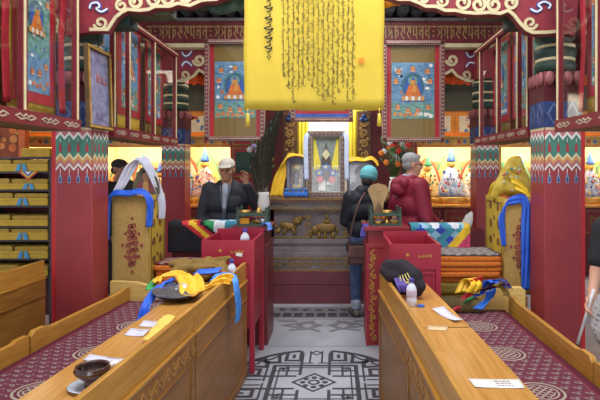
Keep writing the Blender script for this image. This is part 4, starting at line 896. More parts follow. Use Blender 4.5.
# yellow cloth over the left print
def W3(px, py, Y): return Vector(P(px, py, Y))
g = ribbon_grid([W3(306, 158, 6.5), W3(298, 155, 6.5), W3(288, 156, 6.5), W3(283, 166, 6.5), W3(279, 180, 6.5), W3(276, 196, 6.5)], [(0, .12, .02), (0, .12, .02), (.03, .1, .05), (.14, .02, .02), (.17, 0, .0)], 9, .012, 2.5)
tag(MB().sheet(g, .004).build('drape_cloth', [gold_cloth]), 'golden yellow cloth draped over the small print on the left of the altar', 'cloth')
g = ribbon_grid([W3(346, 160, 6.5), W3(355, 159, 6.5), W3(364, 160, 6.5), W3(372, 158, 6.5), W3(378, 164, 6.5)], (0, .14, .05), 9, .012, 2.5)
tag(MB().sheet(g, .004).build('drape_cloth', [gold_cloth]), 'golden yellow cloth lying along the top of the right grey frame', 'cloth')
khat_w = mat('pale_blue_silk', (196, 204, 226), rough=.5, var=.06)
for px, lab in ((306, 'pale blue ceremonial scarf hanging on the left side of the shrine picture'), (346.5, 'pale blue ceremonial scarf hanging on the right side of the shrine picture')):
    g = ribbon_grid([W3(px + (4 if px < 320 else -4), 132, 6.40), W3(px, 138, 6.38), W3(px, 160, 6.38), W3(px + .5, 180, 6.38)], (.055, 0, 0), 7, .006, 2)
    tag(MB().sheet(g, .003).build('silk_scarf', [khat_w]), lab, 'scarf')
# row of blue offering bowls on a low stand
root = thing('offering_stand', 'low stand with a bright blue skirt cloth on the left of the altar', 'stand', (W3(296, 198, 6.33).x, 6.33, AT))
xa, xb = P(284, 0, 6.33)[0], P(308, 0, 6.33)[0]
m = MB(); m.box(xa, xb, 6.29, 6.4, AT + .045, AT + .06); 
for x in (xa + .015, xb - .015):
    for y in (6.3, 6.39): m.box(x - .01, x + .01, y - .006, y + .006, AT, AT + .045)
m.build('stand_top', [mat('stand_brown', (110, 74, 44))], root)
g = [[(xa + (xb - xa) * i / 20, 6.285 + .005 * math.sin(i * 2), AT + .012 + (.012 if i % 4 < 2 else 0) + (.05 - .0) * j / 3) for j in range(4)] for i in range(21)]
MB().sheet(g, .002).build('skirt_cloth', [mat('bright_blue_cloth', (50, 110, 200), var=.08)], root)
for k in range(4):
    x = xa + .035 + k * (xb - xa - .07) / 3; b = MB(); b.lathe([(.02, 0), (.014, .012), (.03, .035), (.034, .05), (.028, .046), (.004, .03)], (x, 6.345, AT + .06), 14)
    tag(b.build('offering_bowl', [mat('bowl_blue', (70, 130, 200), rough=.3)]), 'small blue offering bowl in the row on the low stand', 'bowl', 'blue bowls on the altar stand')
# flowers left and right of the shrine
def bouquet(label, px, py, Y, h, s, cols, seed, pot, base_z):
    r = random.Random(seed); x = (px - VX) * Y / F; root = thing('flower_vase', label, 'vase of flowers', (x, Y, base_z))
    m = MB(); ph = h * .3; m.lathe([(.05, 0), (.06, .01), (.075, ph * .4), (.06, ph * .75), (.045, ph * .85), (.06, ph), (.052, ph), (.04, ph * .85)], (x, Y, base_z), 18); m.build('vase', [pot], root)
    st = MB(); lf = MB(); fl = {}
    for k in range(46):
        a = r.uniform(0, 2 * PI); q = r.uniform(.1, 1) ** .7 * s; zz = base_z + ph + (h - ph) * r.uniform(.25, 1)
        tip = Vector((x + q * math.cos(a), Y + .5 * q * math.sin(a), zz)); b0 = Vector((x + .02 * math.cos(a), Y + .02 * math.sin(a), base_z + ph * .9))
        st.tube([b0, b0.lerp(tip, .5) + Vector((0, 0, .03)), tip], .004, 5)
        if k % 3 == 0:
            i = r.randrange(len(cols)); f_ = fl.setdefault(i, MB())
            for p in range(6):
                t = p * PI / 3; f_.ell(tip + Vector((.022 * math.cos(t), -.01, .022 * math.sin(t))), (.018, .012, .018), 0, seg=7, rings=5)
            f_.ell(tip + Vector((0, -.018, 0)), (.012, .012, .012), 0, seg=7, rings=5)
        else:
            d = Vector((r.uniform(-1, 1), r.uniform(-.6, .2), r.uniform(-.4, 1))).normalized(); sd = d.cross(Vector((0, 1, .1))).normalized() * .018; L_ = .075
            lf.sheet([[tip - sd * .2, tip + sd * .2], [tip + d * L_ * .5 - sd, tip + d * L_ * .5 + sd], [tip + d * L_ - sd * .1, tip + d * L_ + sd * .1]], .002)
    st.build('stem', [mat('stem_green', (70, 96, 52))], root); lf.build('foliage', [mat('leaf_green', (64, 112, 64), scale=12, rgb2=(110, 150, 90))], root)
    for i, f_ in fl.items(): f_.build('blossom', [cols[i]], root)
    return root
flw = [mat('blossom_white', (236, 236, 230)), mat('blossom_red', (214, 60, 50)), mat('blossom_yellow', (236, 216, 90)), mat('blossom_lilac', (160, 140, 190)), mat('blossom_orange', (236, 130, 40))]
bouquet('vase of mixed flowers and leaves at the left end of the altar', 262, 160, 6.9, .72, .17, [flw[2], flw[0], flw[3]], 5, white, AT)
bouquet('vase of orange and white flowers with leaves at the right end of the altar', 394, 160, 6.9, .80, .2, [flw[4], flw[1], flw[0]], 6, white, AT)
for sg, x0, x1 in (('left', -1.08, -.87), ('right', .67, .90)):
    m = MB(); m.box(x0, x1, 6.62, 7.25, 0, AT - .04, 0); m.box(x0 - .01, x1 + .01, 6.6, 7.27, AT - .04, AT, 1)
    tag(m.build('flower_stand', [red_dk, gold_old], bevel=.004), 'dark red stand under the flower vase, %s of the altar' % sg, 'stand')
# ------------------------------------------------------------------ long desks
def desk(label, A, B, sg, w=0.33, carved=True):
    A = Vector((A[0], A[1], 0)); B = Vector((B[0], B[1], 0)); v = (B - A).normalized(); L = (B - A).length; u = Vector((v.y, -v.x, 0)) * sg
    fr = Fr(A, u, v, (0, 0, 1)); root = thing('long_desk', label, 'desk', tuple((A + B) / 2))
    MB().box(.0, .024, 0, L, .757, .89, 0, fr).build('rim_board', [wood], root, bevel=.004)
    MB().box(-.014, .024, 0, L, .742, .757, 0, fr).build('ledge', [wood], root, bevel=.003)
    m = MB(); m.box(-.006, .02, 0, L, .61, .742, 0, fr); ff = Fr(A + u * -.006 + Vector((0, 0, .676)), v, (0, 0, 1), -u); n = max(2, int(L / .13))
    for i in range(n if carved else 0):
        c = L * (i + .5) / n; h = L / n / 2
        m.stroke([(c - h, 0), (c - h * .5, .03), (c, 0), (c + h * .5, -.03), (c + h, 0)], .012, 0, .004, 1, ff)
        m.stroke(spiral(c - h * .5, -.012, .004, .022, i, 1.1, 8), .008, 0, .004, 1, ff); m.stroke(spiral(c + h * .5, .012, .004, .022, i, 1.1, 8), .008, 0, .004, 1, ff)
    m.box(0, L, -.066, -.055, 0, .006, 0, ff); m.build('carved_strip', [wood_dk, mat('carved_wood', (158, 110, 52), rough=.4, scale=8)], root)
    m = MB(); m.box(.0, .02, 0, L, 0.0, .61, 0, fr); m.box(-.008, .0, 0, L, 0, .07, 0, fr)
    for q in (0, L - .05): m.box(-.006, .0, q, q + .05, .07, .61, 0, fr)
    m.build('front_panel', [wood_dk], root, bevel=.003)
    MB().box(.024, w, 0, L, .775, .80, 0, fr).build('table_top', [wood_top], root, bevel=.003)
    MB().box(w - .02, w, 0.02, L - .02, 0, .775, 0, fr).build('back_panel', [wood_dk], root)
    for q in (0, L - .022): MB().box(.02, w, q, q + .022, 0, .775, 0, fr).build('end_panel', [wood_dk], root)
    return fr, L
desk('long honey-wood desk with the brown bowl, nearest on the left', (-.832, 1.25), (-.742, 2.735), -1)
DL, DLn = desk('honey-wood desk with the orange brocade and brown robe, second on the left', (-.738, 2.745), (-.688, 4.03), -1, carved=False)
desk('long honey-wood desk with the printed white label, nearest on the right', (.412, 1.2), (.372, 2.665), 1)
desk('honey-wood desk with the water bottle and dark hat, second on the right', (.370, 2.675), (.318, 3.70), 1, carved=False)
# second row of desks behind the left bench: its front shows past the column
desk('honey-wood desk behind the left bench, in front of the book shelves', (-2.40, 2.2), (-2.30, 4.12), -1, carved=False)

# ------------------------------------------------------------------ benches with carpets
def bench(label, desk_n, desk_f, back_n, back_f, split, end):
    (x0, y0), (x1, y1), (x2, y2), (x3, y3) = desk_n, desk_f, back_f, back_n
    root = thing('bench', label, 'bench', ((x0 + x2) / 2, (y0 + y2) / 2, 0))
    MB().prism([(x0, y0), (x1, y1), (x2, y2), (x3, y3)], 0, .468).build('seat_platform', [wood_dk], root)
    bn, bf = Vector((back_n[0], back_n[1], 0)), Vector((back_f[0], back_f[1], 0)); v = (bf - bn).normalized(); sg = 1 if x3 > 0 else -1
    u = Vector((v.y, -v.x, 0)) * sg; L = (bf - bn).length; ff = Fr(bn + u * .001, v, (0, 0, 1), u); s = (split - y0) / (y2 - y0) * L
    for a, b in ((0, s - .012), (s + .012, L)):
        pr = [(a, .1), (b, .1), (b, .6), (b - .02, .612), (b - .1, .612), (b - .14, .6), (a + .2, .6), (a + .12, .622), (a + .03, .622), (a, .595)]
        MB().prism(pr, 0, .032, 0, ff).build('back_board', [wood], root, bevel=.004)
    return root
bench('left bench with honey-wood back boards along the left column', (-1.18, 1.3), (-1.035, 4.4), (-1.985, 1.5), (-1.742, 4.42), 3.07, None)
bench('right bench with honey-wood back boards along the right column', (.745, 1.3), (.665, 4.12), (1.325, 1.3), (1.378, 4.13), 2.73, None)
def carpet(label, c_n, c_f, w, motif_y, nm):
    """red carpet runner with medallions and small pale motifs; local x across, y along"""
    a = Vector(c_n); b = Vector(c_f); v = (b - a).normalized(); L = (b - a).length
    def fn(x, y, z):
        yy = (y + motif_y).mod(.54) - .27; d = E.op('SQRT', x * x + yy * yy); px_ = (x + y * .35)
        med = d.lt(.118)
        ringm = (d * 26.0).mod(1.0).gt(.42); ang = (E.op('SINE', (x + yy) * 75.0).abs().lt(.42)).max(E.op('SINE', (x - yy) * 75.0).abs().lt(.42))
        row = E.op('FLOOR', y * (1 / .062)); ox = row.mod(2.0) * .034
        cx = (x + ox + 5.0).mod(.068) - .034; cy = (y + 5.0).mod(.062) - .031
        mot = (cx * cx * 1.6 + cy * cy * 2.4 + (cx * cy) * 2.6).lt(.00038) * (cx * cx + cy * cy).gt(.00004)
        bd = x.abs().gt(w / 2 - .055); bd2 = x.abs().gt(w / 2 - .042)
        return [(mot, (140, 128, 120)), (bd, (130, 56, 68)), (bd2, (102, 38, 54)), (d.lt(.128), (98, 38, 54)), (med * (d.gt(.104).max(d.gt(.078) * d.lt(.088)).max(ang * d.lt(.07))), (158, 146, 130))]
    m_ = mix_mat('carpet_' + nm, None, (104, 48, 63), 0.9, 'Object', fn)
    mb = MB(); n = 30; g = [[(-w / 2 + w * i / 8, -L / 2 + L * j / n, .016 + .0012 * math.sin(j * 2.1 + i)) for j in range(n + 1)] for i in range(9)]
    mb.sheet(g, .026); o = mb.build('carpet_runner', [m_], base=(0, 0, 0)); c = (a + b) / 2; o.location = (c.x, c.y, .47); o.rotation_euler = (0, 0, math.atan2(v.y, v.x) - PI / 2)
    return tag(o, label, 'carpet')
carpet('dark red carpet runner with round medallions on the left bench', (-1.575, 1.5), (-1.385, 4.36), .74, .04, 'left')
carpet('dark red carpet runner with round medallions on the right bench', (1.035, 1.35), (1.03, 4.1), .62, .39, 'right')
def end_board(label, x0, x1, y, z, sg):
    w = x1 - x0; pr = [(0, 0), (w, 0), (w, z - .03), (w - .03, z), (w * .55, z), (w * .4, z + .01), (0.02, z + .01), (0, z)]
    if sg < 0: pr = [(0, 0), (w, 0), (w, z - .04), (w - .05, z - .01), (w * .6, z + .012), (w * .2, z + .02), (0.0, z + .02)]
    tag(MB().prism(pr, 0, .045, 0, front(x0, y, 0)).build('bench_end_board', [wood_pale], bevel=.006), label, 'board')
end_board('pale wooden end board closing the left bench before the throne', -1.93, -1.57, 4.50, .63, -1)
end_board('pale wooden end board closing the right bench, behind the heap of scarves', 1.12, 1.52, 4.19, .67, 1)
# platforms that carry thrones and mats
for nm, x0, x1, y0 in (('left', -2.0, -1.1, 4.55), ('right', .78, 1.68, 4.53)):
    tag(MB().prism([(x0, y0), (x1, y0), (x1, 5.18 if nm == 'right' else 5.05), (1.45, 5.18), (1.45, 5.0), (x0, 5.0)] if nm == 'right' else [(x0, y0), (x1, y0), (x1, 5.06), (x0, 5.06)], 0, .5).build('seat_platform', [wood_dk], bevel=.006), 'low wooden platform under the %s throne and mats' % nm, 'platform')

# ------------------------------------------------------------------ thrones
tan = mat('tan_felt', (176, 140, 74), rough=.85, scale=40, rgb2=(190, 156, 92)); emb = mat('embroidery_red', (150, 66, 66), rough=.8, var=.15)
yl_p = mat('painted_yellow_panel', (206, 174, 66), rough=.5, var=.06); yl_m = mat('panel_ornament', (132, 92, 50), var=.2)
def throne(label, x0, x1, y0, y1, top, aisle):
    root = thing('throne', label, 'throne', ((x0 + x1) / 2, (y0 + y1) / 2, .5)); w = x1 - x0; cx = (x0 + x1) / 2
    m = MB(); m.box(x0 + .02, x1 - .02, y0 + .025, y1, .5, top - .03); m.build('throne_body', [mat('throne_red', (120, 44, 44), var=.1)], root)
    g = []
    for i in range(13):
        a = -w / 2 + w * i / 12; g.append([(cx + a * (1 - .02 * (j / 10)), y0 + .012 * (abs(i - 6) / 6) ** 3 + .01 * (1 - j / 10), .5 + (top - .5 - .012 * (abs(i - 6) / 6) ** 4) * j / 10) for j in range(11)])
    e = MB(); e.sheet(g, .03); n_cov = len(e.m); fr = front(cx + .02 * aisle, y0 - .012, .5 + (top - .5) * .5); r_ = random.Random(3)
    for k in range(-3, 4):
        hw = .075 * (1 - abs(k) / 4.2)
        e.stroke(spiral(-hw * .5, k * .055, .005, .026, k, 1.2, 10), .011, 0, .005, 0, fr); e.stroke(spiral(hw * .5, k * .055 + .01, .005, .026, k + 2, -1.2, 10), .011, 0, .005, 0, fr)
        if abs(k) < 2: e.stroke(spiral(0, k * .055 + .02, .004, .02, k, 1.2, 10), .01, 0, .005, 0, fr)
    for a, b in ((0, .235), (0, -.235), (.06, .1), (-.06, .1), (.06, -.1), (-.06, -.1), (.085, 0), (-.085, 0)): e.disc(a, b, .014, 0, .004, 0, fr, 8)
    for q_ in range(n_cov, len(e.m)): e.m[q_] = 1
    e.build('felt_cover', [tan, emb], root)
    X = x1 if aisle > 0 else x0; sf = Fr((X, (y0 + y1) / 2, .5), (0, 1, 0), (0, 0, 1), (aisle, 0, 0)); hd = (y1 - y0) / 2
    m = MB(); m.box(-hd + .03, hd, 0, top - .5, -.02, 0, 0, sf); 
    m.stroke([(-hd + .06, .03), (hd - .03, .03), (hd - .03, top - .55), (-hd + .06, top - .55)], .012, 0, .004, 1, sf, closed=True)
    for k in range(5):
        z = .1 + k * (top - .68) / 4
        for a in (-hd * .4, hd * .4): m.stroke(spiral(a, z, .006, .042, k + a, 1.3, 12), .018, 0, .005, 1, sf)
        m.disc(0, z + .05, .022, 0, .005, 1, sf, 8)
    m.build('painted_side', [yl_p, yl_m], root)
    return root
throne('throne with tan felt cover and red embroidery, beside the left front column', -1.98, -1.655, 4.62, 5.06, 1.375, 1)
throne('throne with tan felt cover and blue scarf, beside the right front column', 1.495, 1.82, 4.60, 5.16, 1.355, -1)
blue_s = mat('blue_silk', (34, 84, 200), rough=.45, scale=12, stretch=(1, 1, .4), rgb2=(58, 112, 222)); yel_s = mat('bright_yellow_silk', (240, 200, 40), rough=.5, var=.06)
white_s = mat('white_silk', (206, 204, 218), rough=.5, var=.05, scale=10)
def scarf(label, path, wv, m_, nw=9, fold=.012, waves=2.2, k=6, name='silk_scarf', th=.004):
    return tag(MB().sheet(ribbon_grid(path, wv, nw, fold, waves, k), th).build(name, [m_]), label, 'scarf' if 'scarf' in name else 'cloth')
# blue scarf over the left throne, hanging at both sides
Yt = 4.585
scarf('bright blue scarf draped across the top of the left throne', [(-2.02, Yt, .98), (-2.02, Yt, 1.15), (-2.005, Yt, 1.33), (-1.94, Yt, 1.405), (-1.82, Yt, 1.40), (-1.70, Yt, 1.405), (-1.635, Yt - .0, 1.33), (-1.63, Yt, 1.22), (-1.64, Yt, 1.10)],
      [(.055, .03, .0), (.055, .03, .0), (.05, .04, .03), (0, .06, .045), (0, .07, .04), (0, .06, .045), (.045, .04, .03), (.05, .03, 0), (.045, .03, 0)], blue_s)
# portrait with white scarf on the left throne
root = thing('portrait_board', 'arched portrait leaning under the white scarf on the left throne', 'picture', (-1.76, 4.86, 1.375))
pfm = Fr((-1.76, 4.84, 1.375), (1, 0, 0), (0, .12, 1), (0, -1, .12)); ol = [(-.125, 0), (.125, 0), (.12, .1), (.08, .21), (.0, .30), (-.08, .21), (-.12, .1)]
MB().prism(ol, -.012, .012, 0, pfm).build('board', [mat('portrait_dark', (70, 84, 66), scale=20, rgb2=(104, 92, 66))], root)
m = MB(); m.prism([(-.09, .02), (.09, .02), (.075, .1), (.03, .13), (-.03, .13), (-.075, .1)], .012, .016, 0, pfm); m.disc(0, .165, .034, .012, .018, 1, pfm, 14, .042); m.disc(0, .2, .034, .0125, .017, 2, pfm, 12, .02); m.prism([(-.03, .03), (.03, .03), (.02, .12), (-.02, .12)], .016, .018, 3, pfm)
m.build('portrait_figure', [mat('portrait_maroon', (132, 72, 76)), mat('portrait_skin', (186, 136, 104)), black, mat('portrait_gold', (196, 150, 80))], root)
MB().box(-.02, .02, 0, .26, -.05, -.012, 0, pfm).build('back_strut', [wood_dk], root)
scarf('long white scarf draped in an arch over the portrait on the left throne', [W3(113, 197, 4.72), W3(119, 189, 4.74), W3(126, 176, 4.78), W3(133, 164, 4.8), W3(141, 158, 4.82), W3(148, 166, 4.82), W3(155, 181, 4.84), W3(160, 194, 4.86), W3(162, 206, 4.86), W3(161.5, 219, 4.86)],
      [(.10, .05, .05), (.10, .05, .06), (.10, .06, .05), (.09, .08, .03), (.05, .1, .02), (.045, .08, .03), (.05, .06, .03), (.05, .05, .02), (.045, .04, 0), (.04, .04, 0)], white_s, 11, .012, 2.6)
# yellow brocade cap-shaped cloth and scarves on the right throne
ybro = mat('yellow_green_brocade', (178, 146, 44), scale=16, rgb2=(206, 178, 66), rough=.55)
m = MB(); q = lambda px, py, Y=4.85: P(px, py, Y)
for a_, r0, b__, r1 in ((q(500, 188), .07, q(512, 162), .045), (q(512, 162), .05, q(517, 160), .045), (q(516, 162), .05, q(524, 186), .075), (q(510, 188), .08, q(522, 188), .08), (q(494, 196), .04, q(500, 185), .06), (q(508, 172), .07, q(516, 180), .08)): m.cap(a_, r0, b__, r1)
o = remesh(m, 'brocade_cloth', [ybro], .014, smooth=4); tag(o, 'yellow-green brocade cloth draped in a peak on the right throne', 'cloth')
d = MB(); r_ = random.Random(9)
for k in range(16):
    x, y, z = q(r_.uniform(502, 522), r_.uniform(168, 192), 4.76); d.ell((x, y + .012 * r_.random(), z), (.014, .012, .014), k % 3, seg=8, rings=5)
d.build('floral_pattern', [mat('flower_pale', (206, 200, 170)), mat('flower_teal', (110, 150, 130)), mat('flower_rose', (186, 110, 90))], o)
scarf('bright yellow scarf over the right throne below the brocade cloth', [W3(513, 184, 4.7), W3(520, 186, 4.66), W3(527, 192, 4.63), W3(531, 197, 4.62)], [(-.05, .04, .12), (-.04, .04, .12), (-.04, .04, .10), (-.03, .04, .08)], yel_s, 9, .012, 2)
scarf('yellow scarf hanging down the far corner of the right throne', [W3(494, 183, 5.0), W3(490, 190, 5.12), W3(488.5, 205, 5.18), W3(488, 240, 5.18), W3(488, 274, 5.18)], [(.03, .06, .02), (.03, .06, .02), (.02, .06, 0), (.02, .07, 0), (.02, .06, 0)], yel_s, 7, .01, 2)
scarf('bright blue scarf draped over the front of the right throne', [W3(504, 246, 4.57), W3(503, 232, 4.57), W3(502, 216, 4.57), W3(506, 204, 4.57), W3(514, 200, 4.575), W3(522, 199, 4.575), W3(526, 206, 4.57), W3(526, 225, 4.57), W3(526, 260, 4.57), W3(525, 290, 4.57)],
      [(.04, .01, 0), (.055, .01, 0), (.06, .01, .01), (.03, .01, .06), (0, .02, .075), (.02, .01, .08), (.075, .01, .03), (.085, .01, 0), (.085, .01, 0), (.07, .01, 0)], blue_s, 9, .008, 2)

# ------------------------------------------------------------------ stacked mats with carpets on top
or_f = mat('orange_felt', (204, 106, 34), rough=.9, scale=30, rgb2=(222, 128, 50)); ol_f = mat('olive_felt', (132, 110, 42), rough=.9, scale=30, rgb2=(150, 126, 56))
def mat_stack(x0, x1, y0, y1, z, n, th, lab, where, seed):
    r = random.Random(seed); zz = z
    for k in range(n):
        dx, dy = r.uniform(-.012, .012), r.uniform(-.015, .01); m = MB(); g = []
        cx, cy = (x0 + x1) / 2 + dx, (y0 + y1) / 2 + dy; w, d = (x1 - x0) / 2, (y1 - y0) / 2; pr = []
        for i in range(32):
            a = 2 * PI * i / 32; c, s = math.cos(a), math.sin(a); p = 0.22
            pr.append((cx + w * math.copysign(abs(c) ** p, c), cy + d * math.copysign(abs(s) ** p, s)))
        m.prism(pr, zz, zz + th - .003); o = m.build('felt_mat', [or_f], bevel=.012)
        tag(o, ('orange felt mat, topmost of the stack %s' if k == n - 1 else 'orange felt mat, lowest of the stack %s' if k == 0 else 'orange felt mat in the middle of the stack %s') % where, 'mat', 'orange mats %s' % where); zz += th
    return zz
zt = mat_stack(-1.64, -1.07, 4.70, 5.03, .5, 5, .048, '', 'before the left throne', 1)
def cp_fn(x, y, z):
    return [(E.op('SINE', x * 60.0 + E.op('SINE', y * 75.0) * 2.2).gt(.35), (168, 146, 132)), ((x.abs().gt(.255)).max(y.abs().gt(.235)), (116, 40, 50))]
def cp_fg(x, y, z):
    return [(E.op('SINE', x * 70.0 + E.op('SINE', y * 60.0) * 2.0).gt(.3), (160, 148, 142)), ((x.abs().gt(.265)).max(y.abs().gt(.245)), (96, 66, 66))]
def rug(label, x0, x1, y0, y1, z, base, fn, nm):
    w, d = x1 - x0, y1 - y0; g = [[(-w / 2 + w * i / 14, -d / 2 + d * j / 10, .014 + .003 * math.sin(i * .9 + j)) for j in range(11)] for i in range(15)]
    o = MB().sheet(g, .016).build('small_carpet', [mix_mat(nm, None, base, .9, 'Object', fn)], base=(0, 0, 0)); o.location = ((x0 + x1) / 2, (y0 + y1) / 2, z); return tag(o, label, 'carpet')
rug('small red carpet with pale pattern on the mats before the left throne', -1.63, -1.08, 4.71, 5.02, zt - .003, (120, 52, 60), cp_fn, 'red_pale_rug')
m = MB(); m.box(.86, 1.46, 4.56, 4.94, .5, .615); tag(m.build('cushion', [ol_f], bevel=.03), 'olive cushion under the orange mats by the right throne', 'cushion')
zt = mat_stack(.88, 1.475, 4.56, 4.97, .615, 5, .046, '', 'before the right throne', 2)
rug('grey patterned carpet on the mats before the right throne', .885, 1.46, 4.57, 4.96, zt - .003, (112, 104, 104), cp_fg, 'grey_rug')

# ------------------------------------------------------------------ red tray tables and tall tables
def tray_table(label, x0, x1, y0, y1, top, sg):
    root = thing('tray_table', label, 'table', ((x0 + x1) / 2, (y0 + y1) / 2, 0)); t = .02
    m = MB(); m.box(x0, x1, y0, y0 + t, top - .19, top); m.box(x0, x1, y1 - t, y1, top - .19, top + .03); m.box(x0, x0 + t, y0 + t, y1 - t, top - .19, top); m.box(x1 - t, x1, y0 + t, y1 - t, top - .19, top)
    fr = front((x0 + x1) / 2, y0, top - .09); m.disc(-.06, .01, .012, 0, .004, 1, fr, 10)
    for k in range(4): m.stroke(spiral(.03 + k * .028, 0, .003, .011, k, 1, 8), .005, 0, .003, 1, fr)
    m.build('tray_side', [red_br, gold], root)
    MB().box(x0 + t, x1 - t, y0 + t, y1 - t, top - .16, top - .145).build('tray_floor', [red_dk], root)
    for x in (x0, x1 - .04):
        for y in (y0, y1 - .04):
            m = MB(); m.box(x, x + .04, y, y + .04, 0, top - .19); m.build('leg', [red_br], root, bevel=.004)
    m = MB(); m.box(x0 + .04, x1 - .04, y0 + .008, y0 + .022, .35, top - .19); fr = front((x0 + x1) / 2, y0 + .008, top - .31); hw = (x1 - x0) / 2
    m.stroke([(-hw + .06, -.13), (hw - .06, -.13), (hw - .06, .09), (-hw + .06, .09)], .014, 0, .008, 0, fr, closed=True); m.build('front_panel', [red_br], root, bevel=.003)
    X = x1 if sg < 0 else x0; MB().box(X - .025 if sg < 0 else X + .012, X - .012 if sg < 0 else X + .025, y0 + .04, y1 - .04, .35, top - .19).build('side_panel', [red], root)
    return root
tray_table('bright red open tray table with a bottle inside, behind the left desks', -1.05, -.635, 4.09, 4.66, 1.05, -1)
tray_table('bright red open tray table behind the right desks, with gilt mark', .415, .80, 3.92, 4.5, 1.045, 1)
# white tag on the left tray, knob on its rear leg
m = MB(); m.prism([(0, 0), (.05, -.008), (.052, .02), (.004, .024)], 0, .002, 0, front(-.78, 4.088, .93)); tag(m.build('paper_slip', [white]), 'white slip of paper stuck to the front of the left red tray table', 'paper')
tt_red = mat('brown_red_lacquer', (112, 42, 46), rough=.4, var=.08)
def tall_table(label, x0, x1, y0, y1, top, gilt, body_m):
    root = thing('tall_table', label, 'table', ((x0 + x1) / 2, (y0 + y1) / 2, 0))
    MB().box(x0 - .02, x1 + .02, y0 - .02, y1 + .02, top - .04, top).build('table_top', [body_m], root, bevel=.006)
    MB().box(x0 + .02, x1 - .02, y0 + .02, y1 - .02, top - .16, top - .04).build('neck', [body_m], root)
    MB().box(x0 - .005, x1 + .005, y0 - .005, y1 + .005, top - .2, top - .16).build('shoulder', [body_m], root, bevel=.006)
    MB().box(x0, x1, y0, y1, 0, top - .2).build('body', [body_m], root, bevel=.005)
    if gilt:
        fr = front((x0 + x1) / 2, y0, .45); hw = (x1 - x0) / 2; m = MB(); m.box(-hw + .01, hw - .01, -.42, .42, 0, .006, 1, fr)
        for a in (-hw + .055, 0, hw - .055):
            for k in range(9):
                z = -.38 + k * .093; m.stroke(spiral(a + .012 * (-1) ** k, z, .004, .028, k * 1.3, 1.25, 12), .010, .006, .010, 0, fr)
                m.stroke([(a - .02 * (-1) ** k, z + .02), (a, z + .046), (a + .022 * (-1) ** k, z + .07)], .010, .006, .010, 0, fr)
        for a in (-hw + .012, hw - .012): m.box(a - .012, a + .012, -.45, .44, .0, .016, 2, fr)
        m.build('gilt_vine', [gold, red, red_br], root)
    return root
tall_table('tall red table with gilt vine panel, carrying the right green tray', .285, .66, 4.75, 5.15, 1.085, True, red)
tall_table('tall dark red table carrying the left green tray and plume vase', -.93, -.615, 4.75, 5.2, 1.085, False, tt_red)
gr_t = mat('green_grey_tray', (62, 84, 70), rough=.5, var=.12)
def tray(label, x0, x1, y0, y1, z, things_):
    root = thing('railed_tray', label, 'tray', ((x0 + x1) / 2, (y0 + y1) / 2, z)); h = .145
    MB().box(x0, x1, y0, y1, z, z + .015).build('tray_base', [gr_t], root)
    for x in (x0, x1 - .022):
        for y in (y0, y1 - .022):
            m = MB(); m.box(x, x + .022, y, y + .022, z + .015, z + h); m.ell((x + .011, y + .011, z + h + .012), (.013, .013, .016), 0, seg=10, rings=6); m.build('post', [gr_t], root)
    m = MB()
    for zz in (z + .09,):
        m.box(x0 + .022, x1 - .022, y0 + .002, y0 + .018, zz, zz + .03); m.box(x0 + .022, x1 - .022, y1 - .018, y1 - .002, zz, zz + .03); m.box(x0 + .002, x0 + .018, y0 + .022, y1 - .022, zz, zz + .03); m.box(x1 - .018, x1 - .002, y0 + .022, y1 - .022, zz, zz + .03)
    m.build('rail', [gr_t], root)
    return root
TZ = 1.085
tray('green railed tray with offerings on the right tall table', .325, .615, 4.80, 5.06, TZ, None)
tray('green railed tray with offerings on the left tall table', -.91, -.625, 4.80, 5.02, TZ, None)
brass = mat('brass', (186, 146, 76), rough=.3, metal=.7, var=.08)
def lamp_bowl(label, x, y, z, s, m_):
    tag(MB().lathe([(.04 * s, 0), (.032 * s, .01 * s), (.012 * s, .03 * s), (.012 * s, .05 * s), (.05 * s, .085 * s), (.056 * s, .12 * s), (.05 * s, .115 * s), (.004, .08 * s)], (x, y, z), 18).build('butter_lamp', [m_]), label, 'lamp')
zt_ = TZ + .015
def torma(label, x, y, z, s, cols, board=False):
    root = thing('butter_offering', label, 'offering', (x, y, z))
    MB().lathe([(.055 * s, 0), (.06 * s, .03 * s), (.05 * s, .035 * s), (.045 * s, .06 * s), (.03 * s, .11 * s), (.008, .16 * s)], (x, y, z), 16).build('cone', [cols[0]], root)
    m = MB()
    for k in range(9):
        a = -PI * (k + .5) / 9; m.ell((x + .05 * s * math.cos(a), y + .05 * s * math.sin(a), z + .05 * s + .02 * s * (k % 2)), (.014 * s, .01 * s, .014 * s), k % 2, seg=8, rings=5)
    m.build('butter_flower', [cols[1], cols[2]], root)
    if board:
        fr = front(x, y + .05 * s, z); ol = [(-.03, .02), (.03, .02), (.045, .16), (.09, .27), (.06, .31), (.0, .325), (-.06, .31), (-.09, .27), (-.045, .16)]
        MB().prism([(a * s, b * s) for a, b in ol], 0, .014, 0, fr).build('fan_board', [mat('tan_board', (186, 150, 104), var=.1)], root)
    return root
tq = [mat('torma_brown', (110, 78, 56)), mat('torma_orange', (220, 120, 44)), mat('torma_teal', (90, 140, 130))]; tq2 = [mat('torma_ochre', (170, 120, 60)), mat('trim_yellow', (232, 200, 90)), mat('torma_blue', (70, 90, 160))]
torma('butter offering with tan fan-shaped board in the right green tray', .415, 4.93, zt_, 1.15, tq, True)
torma('low butter offering with yellow and blue flowers, front of the right green tray', .40, 4.845, zt_, .5, tq2)
torma('low butter offering with yellow flowers, right end of the right green tray', .555, 4.87, zt_, .6, tq2)
lamp_bowl('brass butter lamp in the middle of the right green tray', .49, 4.93, zt_, 1.0, brass)
torma('butter offering with purple and orange flowers in the left green tray', -.72, 4.91, zt_, 1.0, [brass, mat('torma_purple', (90, 50, 100)), tq[1]])
lamp_bowl('brass butter lamp at the left end of the left green tray', -.86, 4.95, zt_, 1.0, brass)
